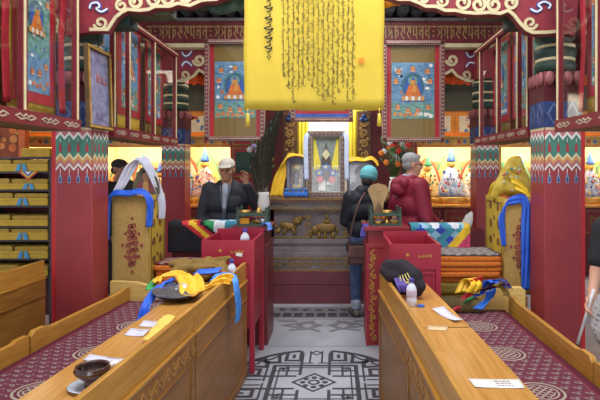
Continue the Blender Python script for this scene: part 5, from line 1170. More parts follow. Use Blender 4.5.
m = MB(); m.box(-.885, -.80, 4.83, 4.87, zt_, zt_ + .05); tag(m.build('offering_box', [mat('box_orange', (224, 150, 40))], bevel=.005), 'small orange box at the front of the left green tray', 'box')
m = MB(); m.lathe([(.035, 0), (.04, .02), (.042, .055), (.036, .05), (.004, .02)], (-.67, 4.85, zt_), 16); tag(m.build('offering_bowl', [mat('grey_silver', (150, 150, 156), metal=.5, rough=.3)]), 'small silver bowl at the right front of the left green tray', 'bowl')
# blue-and-white folded ribbon at the corner of the left tall table
scarf('blue and white folded ribbon at the corner of the left tall table', [(-.66, 4.765, TZ + .012), (-.625, 4.76, TZ + .03), (-.60, 4.75, TZ + .012), (-.588, 4.735, TZ - .03)], (.03, .07, 0), mat('sky_silk', (96, 140, 216), var=.15, scale=30), 7, .006, 2, name='ribbon')
for o in [o for o in COL.objects if o.name.startswith('ribbon')]: o['category'] = 'ribbon'
scarf('violet folded ribbon at the left edge of the right tall table', [(.27, 4.78, TZ + .01), (.285, 4.76, TZ + .02), (.262, 4.735, TZ - .02), (.255, 4.73, TZ - .09)], (.05, .03, 0), mat('violet_silk', (96, 84, 170), var=.15, scale=30), 7, .006, 2, name='ribbon')
for o in [o for o in COL.objects if o.name.startswith('ribbon')]: o['category'] = 'ribbon'

# ------------------------------------------------------------------ quilts over low chests
def quilt_sheet(x0, x1, yb, yf, top, bottom, n, m_):
    g = []
    for i in range(n + 1):
        x = x0 + (x1 - x0) * i / n; row = []
        prof = [(yb, top)] + [(yb + (yf - yb) * k / 6, top + .004 * math.sin(i + k)) for k in range(1, 6)] + [(yf - .004, top - .003), (yf - .014, top - .03)]
        for k in range(1, m_ + 1): row_z = top - .03 - (top - .03 - bottom) * k / m_; prof.append((yf - .018 - .006 * (1 + math.sin(i * .8)) * k / m_, row_z))
        g.append([(x, y, z) for y, z in prof])
    return g
qc = [mat('quilt_black', (30, 28, 36), rough=.9), mat('quilt_red', (190, 40, 50), rough=.85), mat('quilt_yellow', (232, 186, 50), rough=.85), mat('quilt_white', (220, 220, 226), rough=.85), mat('quilt_teal', (66, 140, 160), rough=.85), mat('quilt_blue', (52, 70, 170), rough=.85), mat('quilt_pink', (206, 70, 110), rough=.85), mat('quilt_green', (50, 140, 80), rough=.85), mat('quilt_pale', (150, 190, 210), rough=.85)]
def quilt(label, g, pick):
    mb = MB(); mb.sheet(g, .012); nu, nv = len(g), len(g[0])
    for i in range(nu - 1):
        for j in range(nv - 1):
            p = Vector(g[i][j]) * .25 + Vector(g[i + 1][j]) * .25 + Vector(g[i][j + 1]) * .25 + Vector(g[i + 1][j + 1]) * .25; k = pick(i / (nu - 2), j / (nv - 2), p); q = ((i * (nv - 1)) + j) * 2; mb.m[q] = k; mb.m[q + 1] = k
    return tag(mb.build('patchwork_quilt', qc), label, 'quilt')
def chest(label, x0, x1, y0, y1, top):
    root = thing('low_chest', label, 'chest', ((x0 + x1) / 2, (y0 + y1) / 2, 0)); MB().box(x0, x1, y0, y1, .06, top).build('body', [red_dk], root, bevel=.005); MB().box(x0 + .03, x1 - .03, y0 + .03, y1 - .03, 0, .06).build('base', [black], root)
chest('dark red chest under the black-bordered patchwork quilt', -1.60, -.98, 5.10, 5.27, 1.075)
chest('dark red chest under the diamond patchwork quilt', .76, 1.27, 5.02, 5.2, 1.055)
def pick_l(a, b, p):
    z = p.z; x = p.x + 1.63; d = x * .80 + (z - 1.05) * 1.0                        # diagonal borders
    if d < .14: return 0
    if d < .185: return 1
    if d < .24: return 2
    if d < .275: return 1
    if d < .31: return 0
    c = int((x * 9)) + int((p.y - p.z) * 9 + 90); return (3, 8, 3, 7, 3, 4, 8)[c % 7]
g = [[(x, y - .0, z) for x, y, z in row] for row in quilt_sheet(-1.63, -.955, 5.28, 5.10, 1.09, .80, 44, 22)]
quilt('patchwork quilt with black, red and yellow border, spread below the capped man', g, pick_l)
def pick_r(a, b, p):
    x = p.x - .73; z = 1.07 - p.z
    e = x - (.19 - z) * .9
    if e > .36: return 6 if e > .46 else 2
    i, j = math.floor((x + z) / .095), math.floor((x - z) / .095)
    return ((3, 4), (5, 8))[i % 2][j % 2] if (i + j) % 3 else 4
g = quilt_sheet(.73, 1.30, 5.21, 5.02, 1.07, .82, 48, 24)
quilt('patchwork quilt of blue, white and teal diamonds with yellow and pink edge, right side', g, pick_r)
# ------------------------------------------------------------------ people
skin = mat('skin', (198, 146, 120), rough=.55, var=.05, scale=12); skin2 = mat('skin_tanned', (176, 124, 98), rough=.55, var=.05, scale=12)
hair_g = mat('grey_hair', (136, 134, 134), rough=.8, scale=60, stretch=(3, 3, .5), rgb2=(168, 166, 166)); hair_d = mat('dark_hair', (52, 44, 40), rough=.8, scale=60); eye_m = mat('eye', (40, 34, 32), rough=.2)
class Person:
    def __init__(s, name, label, x, y, yaw, h, z=0.0, skin_m=None):
        s.h = h / 1.72; s.o = Vector((x, y, z)); s.R = Matrix.Rotation(yaw, 3, 'Z'); s.name, s.label, s.skin = name, label, skin_m or skin; s.b = MB(); s.kids = []
    def w(s, p): return s.o + s.R @ (Vector(p) * s.h)
    def caps(s, m, lst, k=0):
        for p0, r0, p1, r1 in lst: m.cap(s.w(p0), r0 * s.h, s.w(p1), r1 * s.h, k)
    def head(s, c, yaw=0, pitch=0, roll=0):
        s.hc = Vector(c); s.hR = Matrix.Rotation(yaw, 3, 'Z') @ Matrix.Rotation(pitch, 3, 'X') @ Matrix.Rotation(roll, 3, 'Y')
        b = s.b; E_ = lambda p, r: s.hell(b, p, r)
        E_((0, -.012, .03), (.076, .094, .088)); E_((0, .02, -.035), (.062, .072, .075)); E_((0, .052, -.085), (.036, .034, .03)); E_((0, .09, -.008), (.013, .022, .026)); E_((0, .098, -.022), (.016, .014, .012))
        E_((0, .078, .03), (.055, .016, .012)); E_((0, .084, -.056), (.026, .012, .008)); E_((0, .082, -.068), (.022, .012, .009))
        for sx in (-1, 1): E_((sx * .077, -.012, -.005), (.010, .022, .034)); E_((sx * .04, .062, -.02), (.026, .024, .024))
    def hp(s, p): return s.w(s.hc + s.hR @ Vector(p))
    def hell(s, m, p, r, k=0, seg=16, rings=10):
        rot = (s.R @ s.hR).to_euler(); m.ell(s.hp(p), [q * s.h for q in r], k, rot, seg, rings)
    def hcap(s, m, p0, r0, p1, r1, k=0): m.cap(s.hp(p0), r0 * s.h, s.hp(p1), r1 * s.h, k)
    def hand(s, wrist, d, palm_n, side, curl=.5):
        """palm, four jointed fingers and a thumb from the wrist along d; palm_n points out of the palm"""
        wv = Vector(wrist); d = Vector(d).normalized(); n = Vector(palm_n); n = (n - d * n.dot(d)).normalized(); a = d.cross(n) * side
        for t in (-.024, -.008, .008, .024): s.caps(s.b, [(wv + a * t * .6, .015, wv + d * .085 + a * t, .0125)])
        for t, L in ((-.030, .062), (-.010, .076), (.010, .080), (.029, .070)):
            p = wv + d * .082 + a * t; dd = d.copy()
            for k, f_ in enumerate((.45, .32, .25)):
                dd = (dd + n * curl * (.55 + .3 * k)).normalized(); q = p + dd * L * f_; s.caps(s.b, [(p, .0095 - k * .0008, q, .0088 - k * .0008)]); p = q
        p = wv + d * .025 + a * .026; q = p + (a * .8 + d * .7 + n * .25).normalized() * .042; s.caps(s.b, [(p, .013, q, .0105)]); r = q + (d * .9 + n * .5 - a * .1).normalized() * .034; s.caps(s.b, [(q, .0105, r, .009)])
    def finish(s, voxel=.008):
        o = remesh(s.b, s.name, [s.skin], voxel, None, 3, base=tuple(s.o)); s.root = tag(o, s.label, 'person')
        for sx in (-1, 1):
            m = MB(); s.hell(m, (sx * .031, .083, .006), (.011, .008, .008), 0, 8, 6); m.build('eye', [eye_m], o)
        return o
    def legs(s, hipz=.90, lx=.095, feet=((.0, 0), (.0, 0)), knee=.03):
        s.j = []
        for sx, (fx, fy) in zip((-1, 1), feet):
            hip = (sx * lx, 0, hipz); ank = (sx * (lx + .01) + fx, fy - .02, .085); kn = ((hip[0] + ank[0]) / 2 + 0, (hip[1] + ank[1]) / 2 + knee, .48); s.j.append((hip, kn, ank))
            s.caps(s.b, [(hip, .082, kn, .054), (kn, .052, ank, .038), ((ank[0], ank[1] - .02, .045), .036, (ank[0] + sx * .02, ank[1] + .14, .032), .03)])
    def trousers(s, m_, r=.014):
        m = MB()
        for hip, kn, ank in s.j: s.caps(m, [(hip, .088 + r, kn, .062 + r), (kn, .062 + r, (ank[0], ank[1], .12), .05 + r)])
        s.caps(m, [((-.06, -.0, .92), .105, (.06, 0, .92), .105)]); return remesh(m, 'trousers', [m_], .012, s.root, 4)
    def shoes(s, m_):
        for hip, kn, ank in s.j:
            m = MB(); sx = 1 if ank[0] > 0 else -1; s.caps(m, [((ank[0], ank[1] - .035, .048), .046, (ank[0] + sx * .02, ank[1] + .14, .042), .038), ((ank[0], ank[1], .06), .045, (ank[0], ank[1], .12), .044)])
            remesh(m, 'shoe', [m_], .010, s.root, 3)

# ---- man in a pale cap and dark jacket, one hand raised
p = Person('person', 'man in a pale cap and dark jacket raising one hand, beside the plume vase', -1.14, 5.5, PI, 1.71, skin_m=skin2)
p.legs(); p.caps(p.b, [((-.06, 0, .95), .11, (.06, 0, .95), .11), ((-.04, 0, 1.0), .098, (-.05, -.01, 1.25), .10), ((.04, 0, 1.0), .098, (.05, -.01, 1.25), .10), ((-.09, -.01, 1.35), .08, (.09, -.01, 1.35), .08), ((0, -.01, 1.4), .062, (0, .01, 1.52), .055)])
RA = [(-.19, -.01, 1.40), (-.33, .08, 1.24), (-.235, .19, 1.47)]; LA = [(.19, -.01, 1.40), (.27, .0, 1.12), (.23, .14, .93)]
for A in (RA, LA): p.caps(p.b, [(A[0], .052, A[1], .042), (A[1], .040, A[2], .028)])
p.hand(RA[2], (.05, .12, 1), (.4, .8, .1), -1, .8); p.hand(LA[2], (0, .5, -.8), (-1, 0, 0), 1, .4)
p.head((0, .02, 1.605), 0, -.1); p.finish()
jk = mat('dark_jacket', (36, 37, 46), rough=.65, var=.12, scale=14)
m = MB(); p.caps(m, [((-.09, 0, .88), .135, (.09, 0, .88), .135), ((-.08, 0, 1.05), .14, (.08, 0, 1.05), .14), ((-.09, -.005, 1.25), .135, (.09, -.005, 1.25), .135), ((-.13, -.01, 1.36), .10, (.13, -.01, 1.36), .10), ((-.06, -.03, 1.44), .07, (.06, -.03, 1.44), .07)])
for A in (RA, LA): p.caps(m, [(A[0], .085, A[1], .066), (A[1], .066, tuple(Vector(A[1]).lerp(Vector(A[2]), .88)), .05)])
remesh(m, 'jacket', [jk], .012, p.root, 8)
m = MB(); p.caps(m, [((0, .118, 1.36), .030, (0, .142, 1.22), .022)]); p.caps(m, [((0, .095, 1.44), .035, (0, .118, 1.36), .03)]); remesh(m, 'shirt', [mat('grey_shirt', (156, 160, 172), rough=.8)], .008, p.root, 2)
m = MB(); 
for sx in (-1, 1): m.tube([p.w((sx * .05, .10, 1.45)), p.w((sx * .034, .14, 1.32)), p.w((sx * .012, .152, 1.2)), p.w((sx * .006, .155, .95))], .008 * p.h, 8)
m.build('jacket_zip', [mat('zip_grey', (92, 94, 108))], p.root)
p.trousers(mat('dark_trousers', (44, 44, 50), rough=.8)); p.shoes(black)
cap_m = mat('pale_cap', (198, 190, 172), rough=.8, var=.06)
m = MB(); p.hell(m, (0, -.012, .062), (.088, .108, .075)); p.hell(m, (0, -.008, .05), (.09, .11, .03)); p.hell(m, (0, .125, .045), (.072, .07, .012)); p.hcap(m, (-.05, .09, .052), .012, (.05, .09, .052), .012); o = remesh(m, 'cap', [cap_m], .007, p.root, 3)
m = MB(); p.hell(m, (0, -.045, -.01), (.079, .068, .055)); remesh(m, 'hair', [hair_g], .008, p.root, 2)

# ---- man in a red jacket with glasses, seen from behind in profile
p = Person('person', 'grey-haired man in a dark red jacket with glasses, seen in profile', .80, 5.5, -1.15, 1.77)
p.legs(); p.caps(p.b, [((-.06, 0, .95), .11, (.06, 0, .95), .11), ((-.04, 0, 1.0), .098, (-.05, -.01, 1.25), .10), ((.04, 0, 1.0), .098, (.05, -.01, 1.25), .10), ((-.09, -.01, 1.35), .08, (.09, -.01, 1.35), .08), ((0, -.01, 1.4), .062, (0, .01, 1.52), .055)])
RA = [(-.20, -.02, 1.39), (-.27, -.02, 1.10), (-.19, .16, .96)]; LA = [(.20, -.02, 1.39), (.27, .0, 1.10), (.19, .2, 1.0)]
for A in (RA, LA): p.caps(p.b, [(A[0], .052, A[1], .042), (A[1], .040, A[2], .028)])
p.hand(RA[2], (.1, 1, -.3), (1, 0, 0), -1, .4); p.hand(LA[2], (-.1, 1, -.3), (-1, 0, 0), 1, .4)
p.head((0, .02, 1.605), -.30, -.08); p.finish()
rj = mat('red_jacket', (138, 32, 54), rough=.6, var=.08, scale=10, bump=.3)
m = MB(); p.caps(m, [((-.10, 0, .82), .145, (.10, 0, .82), .145), ((-.09, 0, 1.0), .15, (.09, 0, 1.0), .15), ((-.1, -.01, 1.2), .15, (.1, -.01, 1.2), .15), ((-.14, -.02, 1.34), .105, (.14, -.02, 1.34), .105), ((-.07, -.05, 1.41), .085, (.07, -.05, 1.41), .085)])
for A in (RA, LA): p.caps(m, [(A[0], .095, A[1], .078), (A[1], .076, tuple(Vector(A[1]).lerp(Vector(A[2]), .9)), .052)])
remesh(m, 'jacket', [rj], .012, p.root, 10)
m = MB(); p.caps(m, [((-.08, -.12, 1.42), .06, (.08, -.12, 1.42), .06), ((-.03, -.14, 1.36), .07, (.03, -.14, 1.36), .07), ((0, -.13, 1.38), .07, (0, -.10, 1.44), .06), ((-.09, -.05, 1.47), .04, (-.06, .05, 1.46), .03), ((.09, -.05, 1.47), .04, (.06, .05, 1.46), .03)]); remesh(m, 'hood', [rj], .01, p.root, 6)
m = MB(); p.caps(m, [((-.065, -.035, 1.49), .026, (.065, -.035, 1.49), .026), ((-.065, -.03, 1.49), .024, (-.05, .05, 1.47), .02), ((.065, -.03, 1.49), .024, (.05, .05, 1.47), .02)]); remesh(m, 'collar_lining', [mat('lining_lilac', (176, 168, 190), rough=.8)], .008, p.root, 2)
p.trousers(mat('grey_trousers', (76, 76, 84), rough=.8)); p.shoes(black)
m = MB(); p.hell(m, (0, -.022, .052), (.083, .096, .078)); p.hell(m, (0, -.042, .0), (.076, .062, .06)); p.hell(m, (0, .055, .095), (.05, .03, .022)); remesh(m, 'hair', [hair_g], .008, p.root, 2)
gm = MB()
for sx in (-1, 1):
    pts = [p.hp((sx * .033 + .022 * math.cos(a), .104, .004 + .017 * math.sin(a))) for a in [2 * PI * i / 14 for i in range(15)]]; gm.tube(pts, .0022, 6); gm.tube([p.hp((sx * .056, .1, .008)), p.hp((sx * .079, .03, .008)), p.hp((sx * .082, -.01, .002))], .0022, 6)
gm.tube([p.hp((-.011, .106, .006)), p.hp((.011, .106, .006))], .0022, 6); gm.build('glasses', [black], p.root)

# ---- woman in a teal knit hat, dark jacket and jeans, with a brown shoulder bag
p = Person('person', 'woman in a teal knit hat, dark jacket and jeans, facing the altar', .32, 5.72, .25, 1.62)
p.legs(feet=((0.0, .0), (0.02, .1))); p.caps(p.b, [((-.06, 0, .95), .105, (.06, 0, .95), .105), ((-.035, 0, 1.0), .09, (-.04, .0, 1.25), .095), ((.035, 0, 1.0), .09, (.04, .0, 1.25), .095), ((-.08, .0, 1.35), .085, (.08, .0, 1.35), .085), ((0, .02, 1.4), .055, (.03, .05, 1.52), .05)])
RA = [(-.02 - .15, .0, 1.38), (-.22, .04, 1.10), (-.12, .22, 1.05)]; LA = [(.17, .0, 1.38), (.22, .04, 1.10), (.12, .22, 1.08)]
for A in (RA, LA): p.caps(p.b, [(A[0], .047, A[1], .038), (A[1], .036, A[2], .026)])
p.hand(RA[2], (.3, 1, .2), (1, 0, 0), -1, .5); p.hand(LA[2], (-.3, 1, .2), (-1, 0, 0), 1, .5)
p.head((.075, .065, 1.60), -.5, -.28, .12); p.finish()
dj = mat('navy_jacket', (25, 27, 38), rough=.6, var=.15, scale=12, bump=.3)
m = MB(); p.caps(m, [((-.09, 0, .80), .125, (.09, 0, .80), .125), ((-.07, 0, 1.0), .13, (.07, 0, 1.0), .13), ((-.08, .0, 1.22), .135, (.08, .0, 1.22), .135), ((-.12, -.0, 1.35), .10, (.12, -.0, 1.35), .10), ((-.03, .0, 1.44), .085, (.07, .02, 1.46), .075)])
for A in (RA, LA): p.caps(m, [(A[0], .085, A[1], .068), (A[1], .066, tuple(Vector(A[1]).lerp(Vector(A[2]), .9)), .048)])
remesh(m, 'jacket', [dj], .012, p.root, 8)
p.trousers(mat('blue_jeans', (72, 92, 132), rough=.85, var=.15, scale=20), .008)
for hip, kn, ank in p.j:
    m = MB(); p.caps(m, [((ank[0], ank[1], .13), .062, (ank[0], ank[1], .17), .062)]); remesh(m, 'jeans_cuff', [mat('cuff_pale', (170, 178, 196), rough=.85)], .01, p.root, 1)
p.shoes(mat('grey_shoe', (96, 92, 90), rough=.7))
teal_k = mat('teal_knit', (92, 172, 178), rough=.95, scale=60, rgb2=(120, 196, 200), bump=.5)
m = MB(); p.hell(m, (0, -.015, .045), (.108, .122, .108)); p.hell(m, (0, -.012, .005), (.11, .122, .038)); remesh(m, 'knit_hat', [teal_k], .008, p.root, 2)
m = MB(); p.hell(m, (0, -.05, -.05), (.07, .06, .06)); remesh(m, 'hair', [hair_d], .008, p.root, 2)
# her bag, carried on a strap: hangs from her
root = thing('shoulder_bag', 'brown leather shoulder bag hanging at the hip of the woman in the teal hat', 'bag', P(358, 265, 5.5))
bx_, by_, bz_ = P(358, 265, 5.5); m = MB(); m.box(bx_ - .105, bx_ + .105, by_ - .035, by_ + .045, bz_, bz_ + .2); m.build('bag_body', [mat('brown_leather', (96, 62, 58), rough=.5, var=.12)], root, bevel=.025)
m = MB(); m.box(bx_ - .107, bx_ + .107, by_ - .045, by_ - .035, bz_ + .09, bz_ + .2); m.build('bag_flap', [mat('brown_leather_flap', (108, 72, 66), rough=.5, var=.12)], root, bevel=.004)
m = MB(); m.tube(catmull([(bx_ - .1, by_ + .0, bz_ + .19), (bx_ - .06, by_ - .0, bz_ + .42), (bx_ + .0, by_ + .02, bz_ + .62), (bx_ + .06, by_ + .09, bz_ + .73), (bx_ + .10, by_ + .2, bz_ + .77)]), .009, 8); m.build('strap', [mat('brown_leather_flap', (1, 1, 1))], root)

# ---- visitor with a dark cap behind the left throne
p = Person('person', 'person in a dark cap and dark coat, partly hidden behind the left throne', -2.62, 6.3, -1.9, 1.72)
p.legs(); p.caps(p.b, [((-.06, 0, .95), .11, (.06, 0, .95), .11), ((-.04, 0, 1.0), .098, (-.05, -.01, 1.25), .10), ((.04, 0, 1.0), .098, (.05, -.01, 1.25), .10), ((-.09, -.01, 1.35), .08, (.09, -.01, 1.35), .08), ((0, -.01, 1.4), .062, (0, .01, 1.52), .055)])
RA = [(-.19, -.01, 1.39), (-.25, .0, 1.10), (-.22, .1, .85)]; LA = [(.19, -.01, 1.39), (.25, .0, 1.10), (.22, .1, .85)]
for A in (RA, LA): p.caps(p.b, [(A[0], .052, A[1], .042), (A[1], .040, A[2], .028)])
p.hand(RA[2], (0, .3, -1), (1, 0, 0), -1, .4); p.hand(LA[2], (0, .3, -1), (-1, 0, 0), 1, .4)
p.head((0, .02, 1.605), .0, -.05); p.finish(.01)
m = MB(); p.caps(m, [((-.09, 0, .75), .14, (.09, 0, .75), .14), ((-.08, 0, 1.05), .14, (.08, 0, 1.05), .14), ((-.09, -.005, 1.25), .135, (.09, -.005, 1.25), .135), ((-.13, -.01, 1.36), .10, (.13, -.01, 1.36), .10)])
for A in (RA, LA): p.caps(m, [(A[0], .085, A[1], .066), (A[1], .066, tuple(Vector(A[1]).lerp(Vector(A[2]), .9)), .05)])
remesh(m, 'coat', [mat('charcoal_coat', (50, 48, 56), rough=.8)], .013, p.root, 3); p.trousers(mat('dark_trousers', (44, 44, 50))); p.shoes(black)
m = MB(); p.hell(m, (0, -.012, .055), (.087, .106, .072)); p.hell(m, (0, .125, .045), (.07, .068, .012)); p.hcap(m, (-.05, .09, .05), .012, (.05, .09, .05), .012); remesh(m, 'cap', [mat('dark_cap', (58, 54, 58), rough=.85)], .008, p.root, 3)
m = MB(); p.hell(m, (0, -.045, -.015), (.079, .068, .055)); remesh(m, 'hair', [hair_d], .008, p.root, 2)

# ---- person at the right picture edge, black top and pale patterned tunic, holding a white stick
p = Person('person', 'person in a black top and pale dotted skirt cut by the right picture edge', 1.86, 3.42, 1.1, 1.62)
p.legs(); p.caps(p.b, [((-.06, 0, .95), .105, (.06, 0, .95), .105), ((-.035, 0, 1.0), .09, (-.04, .0, 1.25), .095), ((.035, 0, 1.0), .09, (.04, .0, 1.25), .095), ((-.08, .0, 1.33), .085, (.08, .0, 1.33), .085), ((0, -.01, 1.4), .055, (0, .01, 1.52), .05)])
# right arm hangs towards the aisle side of the picture
inv = lambda px, py, Y: tuple((p.R.transposed() @ (Vector(P(px, py, Y)) - p.o)) / p.h)
sh, el, wr = inv(605, 228, 3.36), inv(596, 272, 3.32), inv(592, 297, 3.25)
LA = [sh, el, wr]; RA = [(.17, 0, 1.36), (.22, .02, 1.08), (.2, .12, .86)] if sh[0] < 0 else [(-.17, 0, 1.36), (-.22, .02, 1.08), (-.2, .12, .86)]
for A in (RA, LA): p.caps(p.b, [(A[0], .05, A[1], .043), (A[1], .041, A[2], .028)])
p.hand(wr, tuple(Vector(inv(586, 312, 3.2)) - Vector(wr)), tuple(p.R.transposed() @ Vector((.2, -.6, -.1))), 1, .75); p.hand(RA[2], (0, .3, -1), (-1 if RA[0][0] > 0 else 1, 0, 0), 1 if RA[0][0] > 0 else -1, .4)
p.head((0, .02, 1.6), 0, -.05); p.finish()
m = MB(); p.caps(m, [((-.08, 0, 1.05), .125, (.08, 0, 1.05), .125), ((-.08, .0, 1.22), .132, (.08, .0, 1.22), .132), ((-.11, -.0, 1.34), .095, (.11, -.0, 1.34), .095)])
for A in (RA, LA): p.caps(m, [(A[0], .085, tuple(Vector(A[0]).lerp(Vector(A[1]), .72)), .07)])
remesh(m, 'black_top', [mat('black_cotton', (30, 29, 32), rough=.85)], .012, p.root, 3)
dots = mix_mat('dotted_cloth', None, (196, 192, 192), .85, 'Object', lambda x, y, z: [((((x + y * .6) * 30.0).mod(1.0) - .5).abs().lt(.22) * ((z * 30.0).mod(1.0) - .5).abs().lt(.22), (140, 132, 136))])
m = MB(); p.caps(m, [((-.09, 0, .93), .14, (.09, 0, .93), .14), ((-.09, 0, .70), .165, (.09, 0, .70), .165), ((-.1, .0, .62), .17, (.1, .0, .62), .17)]); remesh(m, 'skirt', [dots], .013, p.root, 3)
p.trousers(mat('pale_grey_trousers', (150, 146, 146), rough=.85)); p.shoes(black)
m = MB(); p.hell(m, (0, -.025, .04), (.085, .098, .09)); p.hell(m, (0, -.06, -.06), (.08, .05, .1)); remesh(m, 'hair', [hair_d], .008, p.root, 2)
m = MB(); m.tube([P(594, 289, 3.2), P(590, 302, 3.2), P(577, 345, 3.18)], .0085, 10); m.tube([P(577.4, 344, 3.18), P(576, 348, 3.18)], .011, 10, 1); tag(m.build('walking_stick', [mat('white_stick', (206, 204, 206), rough=.4), black]), 'thin white stick held in the hand of the person at the right edge', 'stick')
# ------------------------------------------------------------------ sutra shelves at the left
yc = mat('ochre_wrap', (190, 154, 44), rough=.7, scale=10, rgb2=(208, 172, 60)); yc2 = mat('ochre_wrap_dark', (168, 134, 46), rough=.7, scale=10, rgb2=(186, 152, 60))
sh_m = mat('shelf_dark', (70, 60, 66), rough=.6, var=.15); tag_b = mat('blue_tag', (70, 150, 200), rough=.6, var=.06)
SXa, SXb, SYf = -3.45, -2.72, 5.0
root = thing('book_shelf', 'dark open shelf stacked with ochre wrapped sutras, left of the front column', 'shelf', ((SXa + SXb) / 2, SYf + .2, 0))
levels = [P(0, y, SYf)[2] for y in (157, 171.5, 189.5, 205.5, 226, 240, 258.5, 276)]
m = MB()
for k, z in enumerate(levels): MB().box(SXa + .025, SXb - .025, SYf, SYf + .4, z - .018, z).build('shelf_board', [sh_m], root)
for x in (SXa, SXb - .025): MB().box(x, x + .025, SYf - .01, SYf + .41, 0, levels[0] + .0).build('upright', [sh_m], root)
MB().box(SXa + .025, SXb - .025, SYf + .38, SYf + .4, .1, levels[0] - .02).build('back_panel', [red_dk], root)
r = random.Random(4)
def sutra(label, x0, x1, z0, z1, m_, tagx=None, grp=None, y0=SYf - .02):
    root = thing('wrapped_sutra', label, 'book', ((x0 + x1) / 2, y0 + .15, z0), grp); g = MB()
    pr = [(0, .006), (.008, 0), (x1 - x0 - .008, 0), (x1 - x0, .006), (x1 - x0, z1 - z0 - .008), (x1 - x0 - .012, z1 - z0), (.012, z1 - z0), (0, z1 - z0 - .008)]
    g.prism(pr, -.3, 0, 0, front(x0, y0, z0)); g.build('cloth_wrap', [m_], root, bevel=.006)
    MB().box(x0 + .01, x1 - .01, y0 - .004, y0 + .1, z0 + (z1 - z0) * .62, z0 + (z1 - z0) * .67).build('fold_edge', [yc2], root)
    if tagx is not None:
        fr = front(tagx, y0 - .004, z0); h = z1 - z0; t = MB()
        t.prism([(-.06, .004), (-.015, .004), (-.005, h * .95), (-.03, h * .95)], 0, .004, 0, fr); t.prism([(.015, .004), (.06, .004), (.035, h * .95), (.005, h * .95)], 0, .004, 0, fr); t.build('blue_tag', [tag_b], root)
names = ['top', 'second', 'third', 'fourth', 'fifth', 'sixth', 'seventh']
xa, xb = SXa + .03, SXb - .03
for k in range(7):
    z0 = levels[k + 1] + .001; gap = levels[k] - .02 - z0; big = k in (0, 2, 4, 5)
    hh = min(gap - .004, .075 if k in (0, 2, 4, 5) else .06)
    tx = P([23, 30, 24, 0, 24, 25, 24][k], 0, SYf)[0]
    sutra('long ochre wrapped sutra on the %s shelf of the book shelf' % names[k] + (', with a blue tag' if k != 3 else ''), xa, xb, z0, z0 + hh, yc, tx if k != 3 else None)
    rest = gap - hh - .006
    if rest > .03:
        mid = xa + (xb - xa) * r.uniform(.45, .6)
        sutra('thin ochre sutra lying on top at left on the %s book shelf level' % names[k], xa, mid - .01, z0 + hh + .001, z0 + hh + min(rest, .045), yc2); sutra('thin ochre sutra lying on top at right on the %s book shelf level' % names[k], mid + .01, xb, z0 + hh + .001, z0 + hh + min(rest, .045) * .92, yc2)
sutra('large bright ochre bundle lying on top of the dark book shelf', P(22, 0, 5)[0], xb + .02, levels[0] + .001, levels[0] + .085, mat('ochre_bright', (190, 150, 36), rough=.65, var=.08), None)
# small striped flag on the second shelf
fl_ = MB(); fr = front(P(31, 0, SYf)[0], SYf - .045, levels[1] + .0); cols = [mat('flag_red', (200, 50, 50)), mat('flag_yellow', (236, 190, 60)), mat('flag_blue', (60, 100, 180)), white]
for k in range(4): 
    w0 = .1 - k * .023; fl_.prism([(-w0, .0), (w0, .0), (0, -.085 + k * .018)], k * .0012, k * .0012 + .001, k, fr)
tag(fl_.build('striped_pennant', cols), 'striped triangular pennant hanging from the second shelf of the book shelf', 'pennant')
# orange post and dark mural behind the shelf
m = MB(); x0, x1 = P(21, 0, 6.6)[0], P(27, 0, 6.6)[0]; m.box(x0, x1, 6.55, 6.65, 0, 2.2); tag(m.build('orange_post', [mat('post_orange', (220, 104, 40), var=.08)]), 'orange painted post behind the book shelf', 'post')
m = MB(); x0, x1 = P(-30, 0, 6.9)[0], P(21, 0, 6.9)[0]; m.box(x0, x1, 6.88, 6.92, 1.72, 2.3, 0); fr = front((x0 + x1) / 2, 6.88, 2.0); r_ = random.Random(2); 
for k in range(26): m.disc(r_.uniform(-.3, .3), r_.uniform(-.24, .24), r_.uniform(.02, .06), 0, .004 + .0002 * k, 1 + k % 3, fr, 9)
m.box(x0, x1, 6.86, 6.94, 1.69, 1.72, 3); m.box(x0, x1, 6.86, 6.94, 2.3, 2.33, 3); m.box(x0 + .02, x0 + .05, 6.89, 6.91, 0, 1.7, 3); m.box(x1 - .05, x1 - .02, 6.89, 6.91, 0, 1.7, 3)
tag(m.build('mural_panel', [mat('mural_rust', (150, 72, 36), var=.15), mat('mural_dark', (84, 50, 40)), mat('mural_flame', (216, 116, 46)), case_or]), 'rust-coloured painted panel on posts above the book shelf', 'panel')

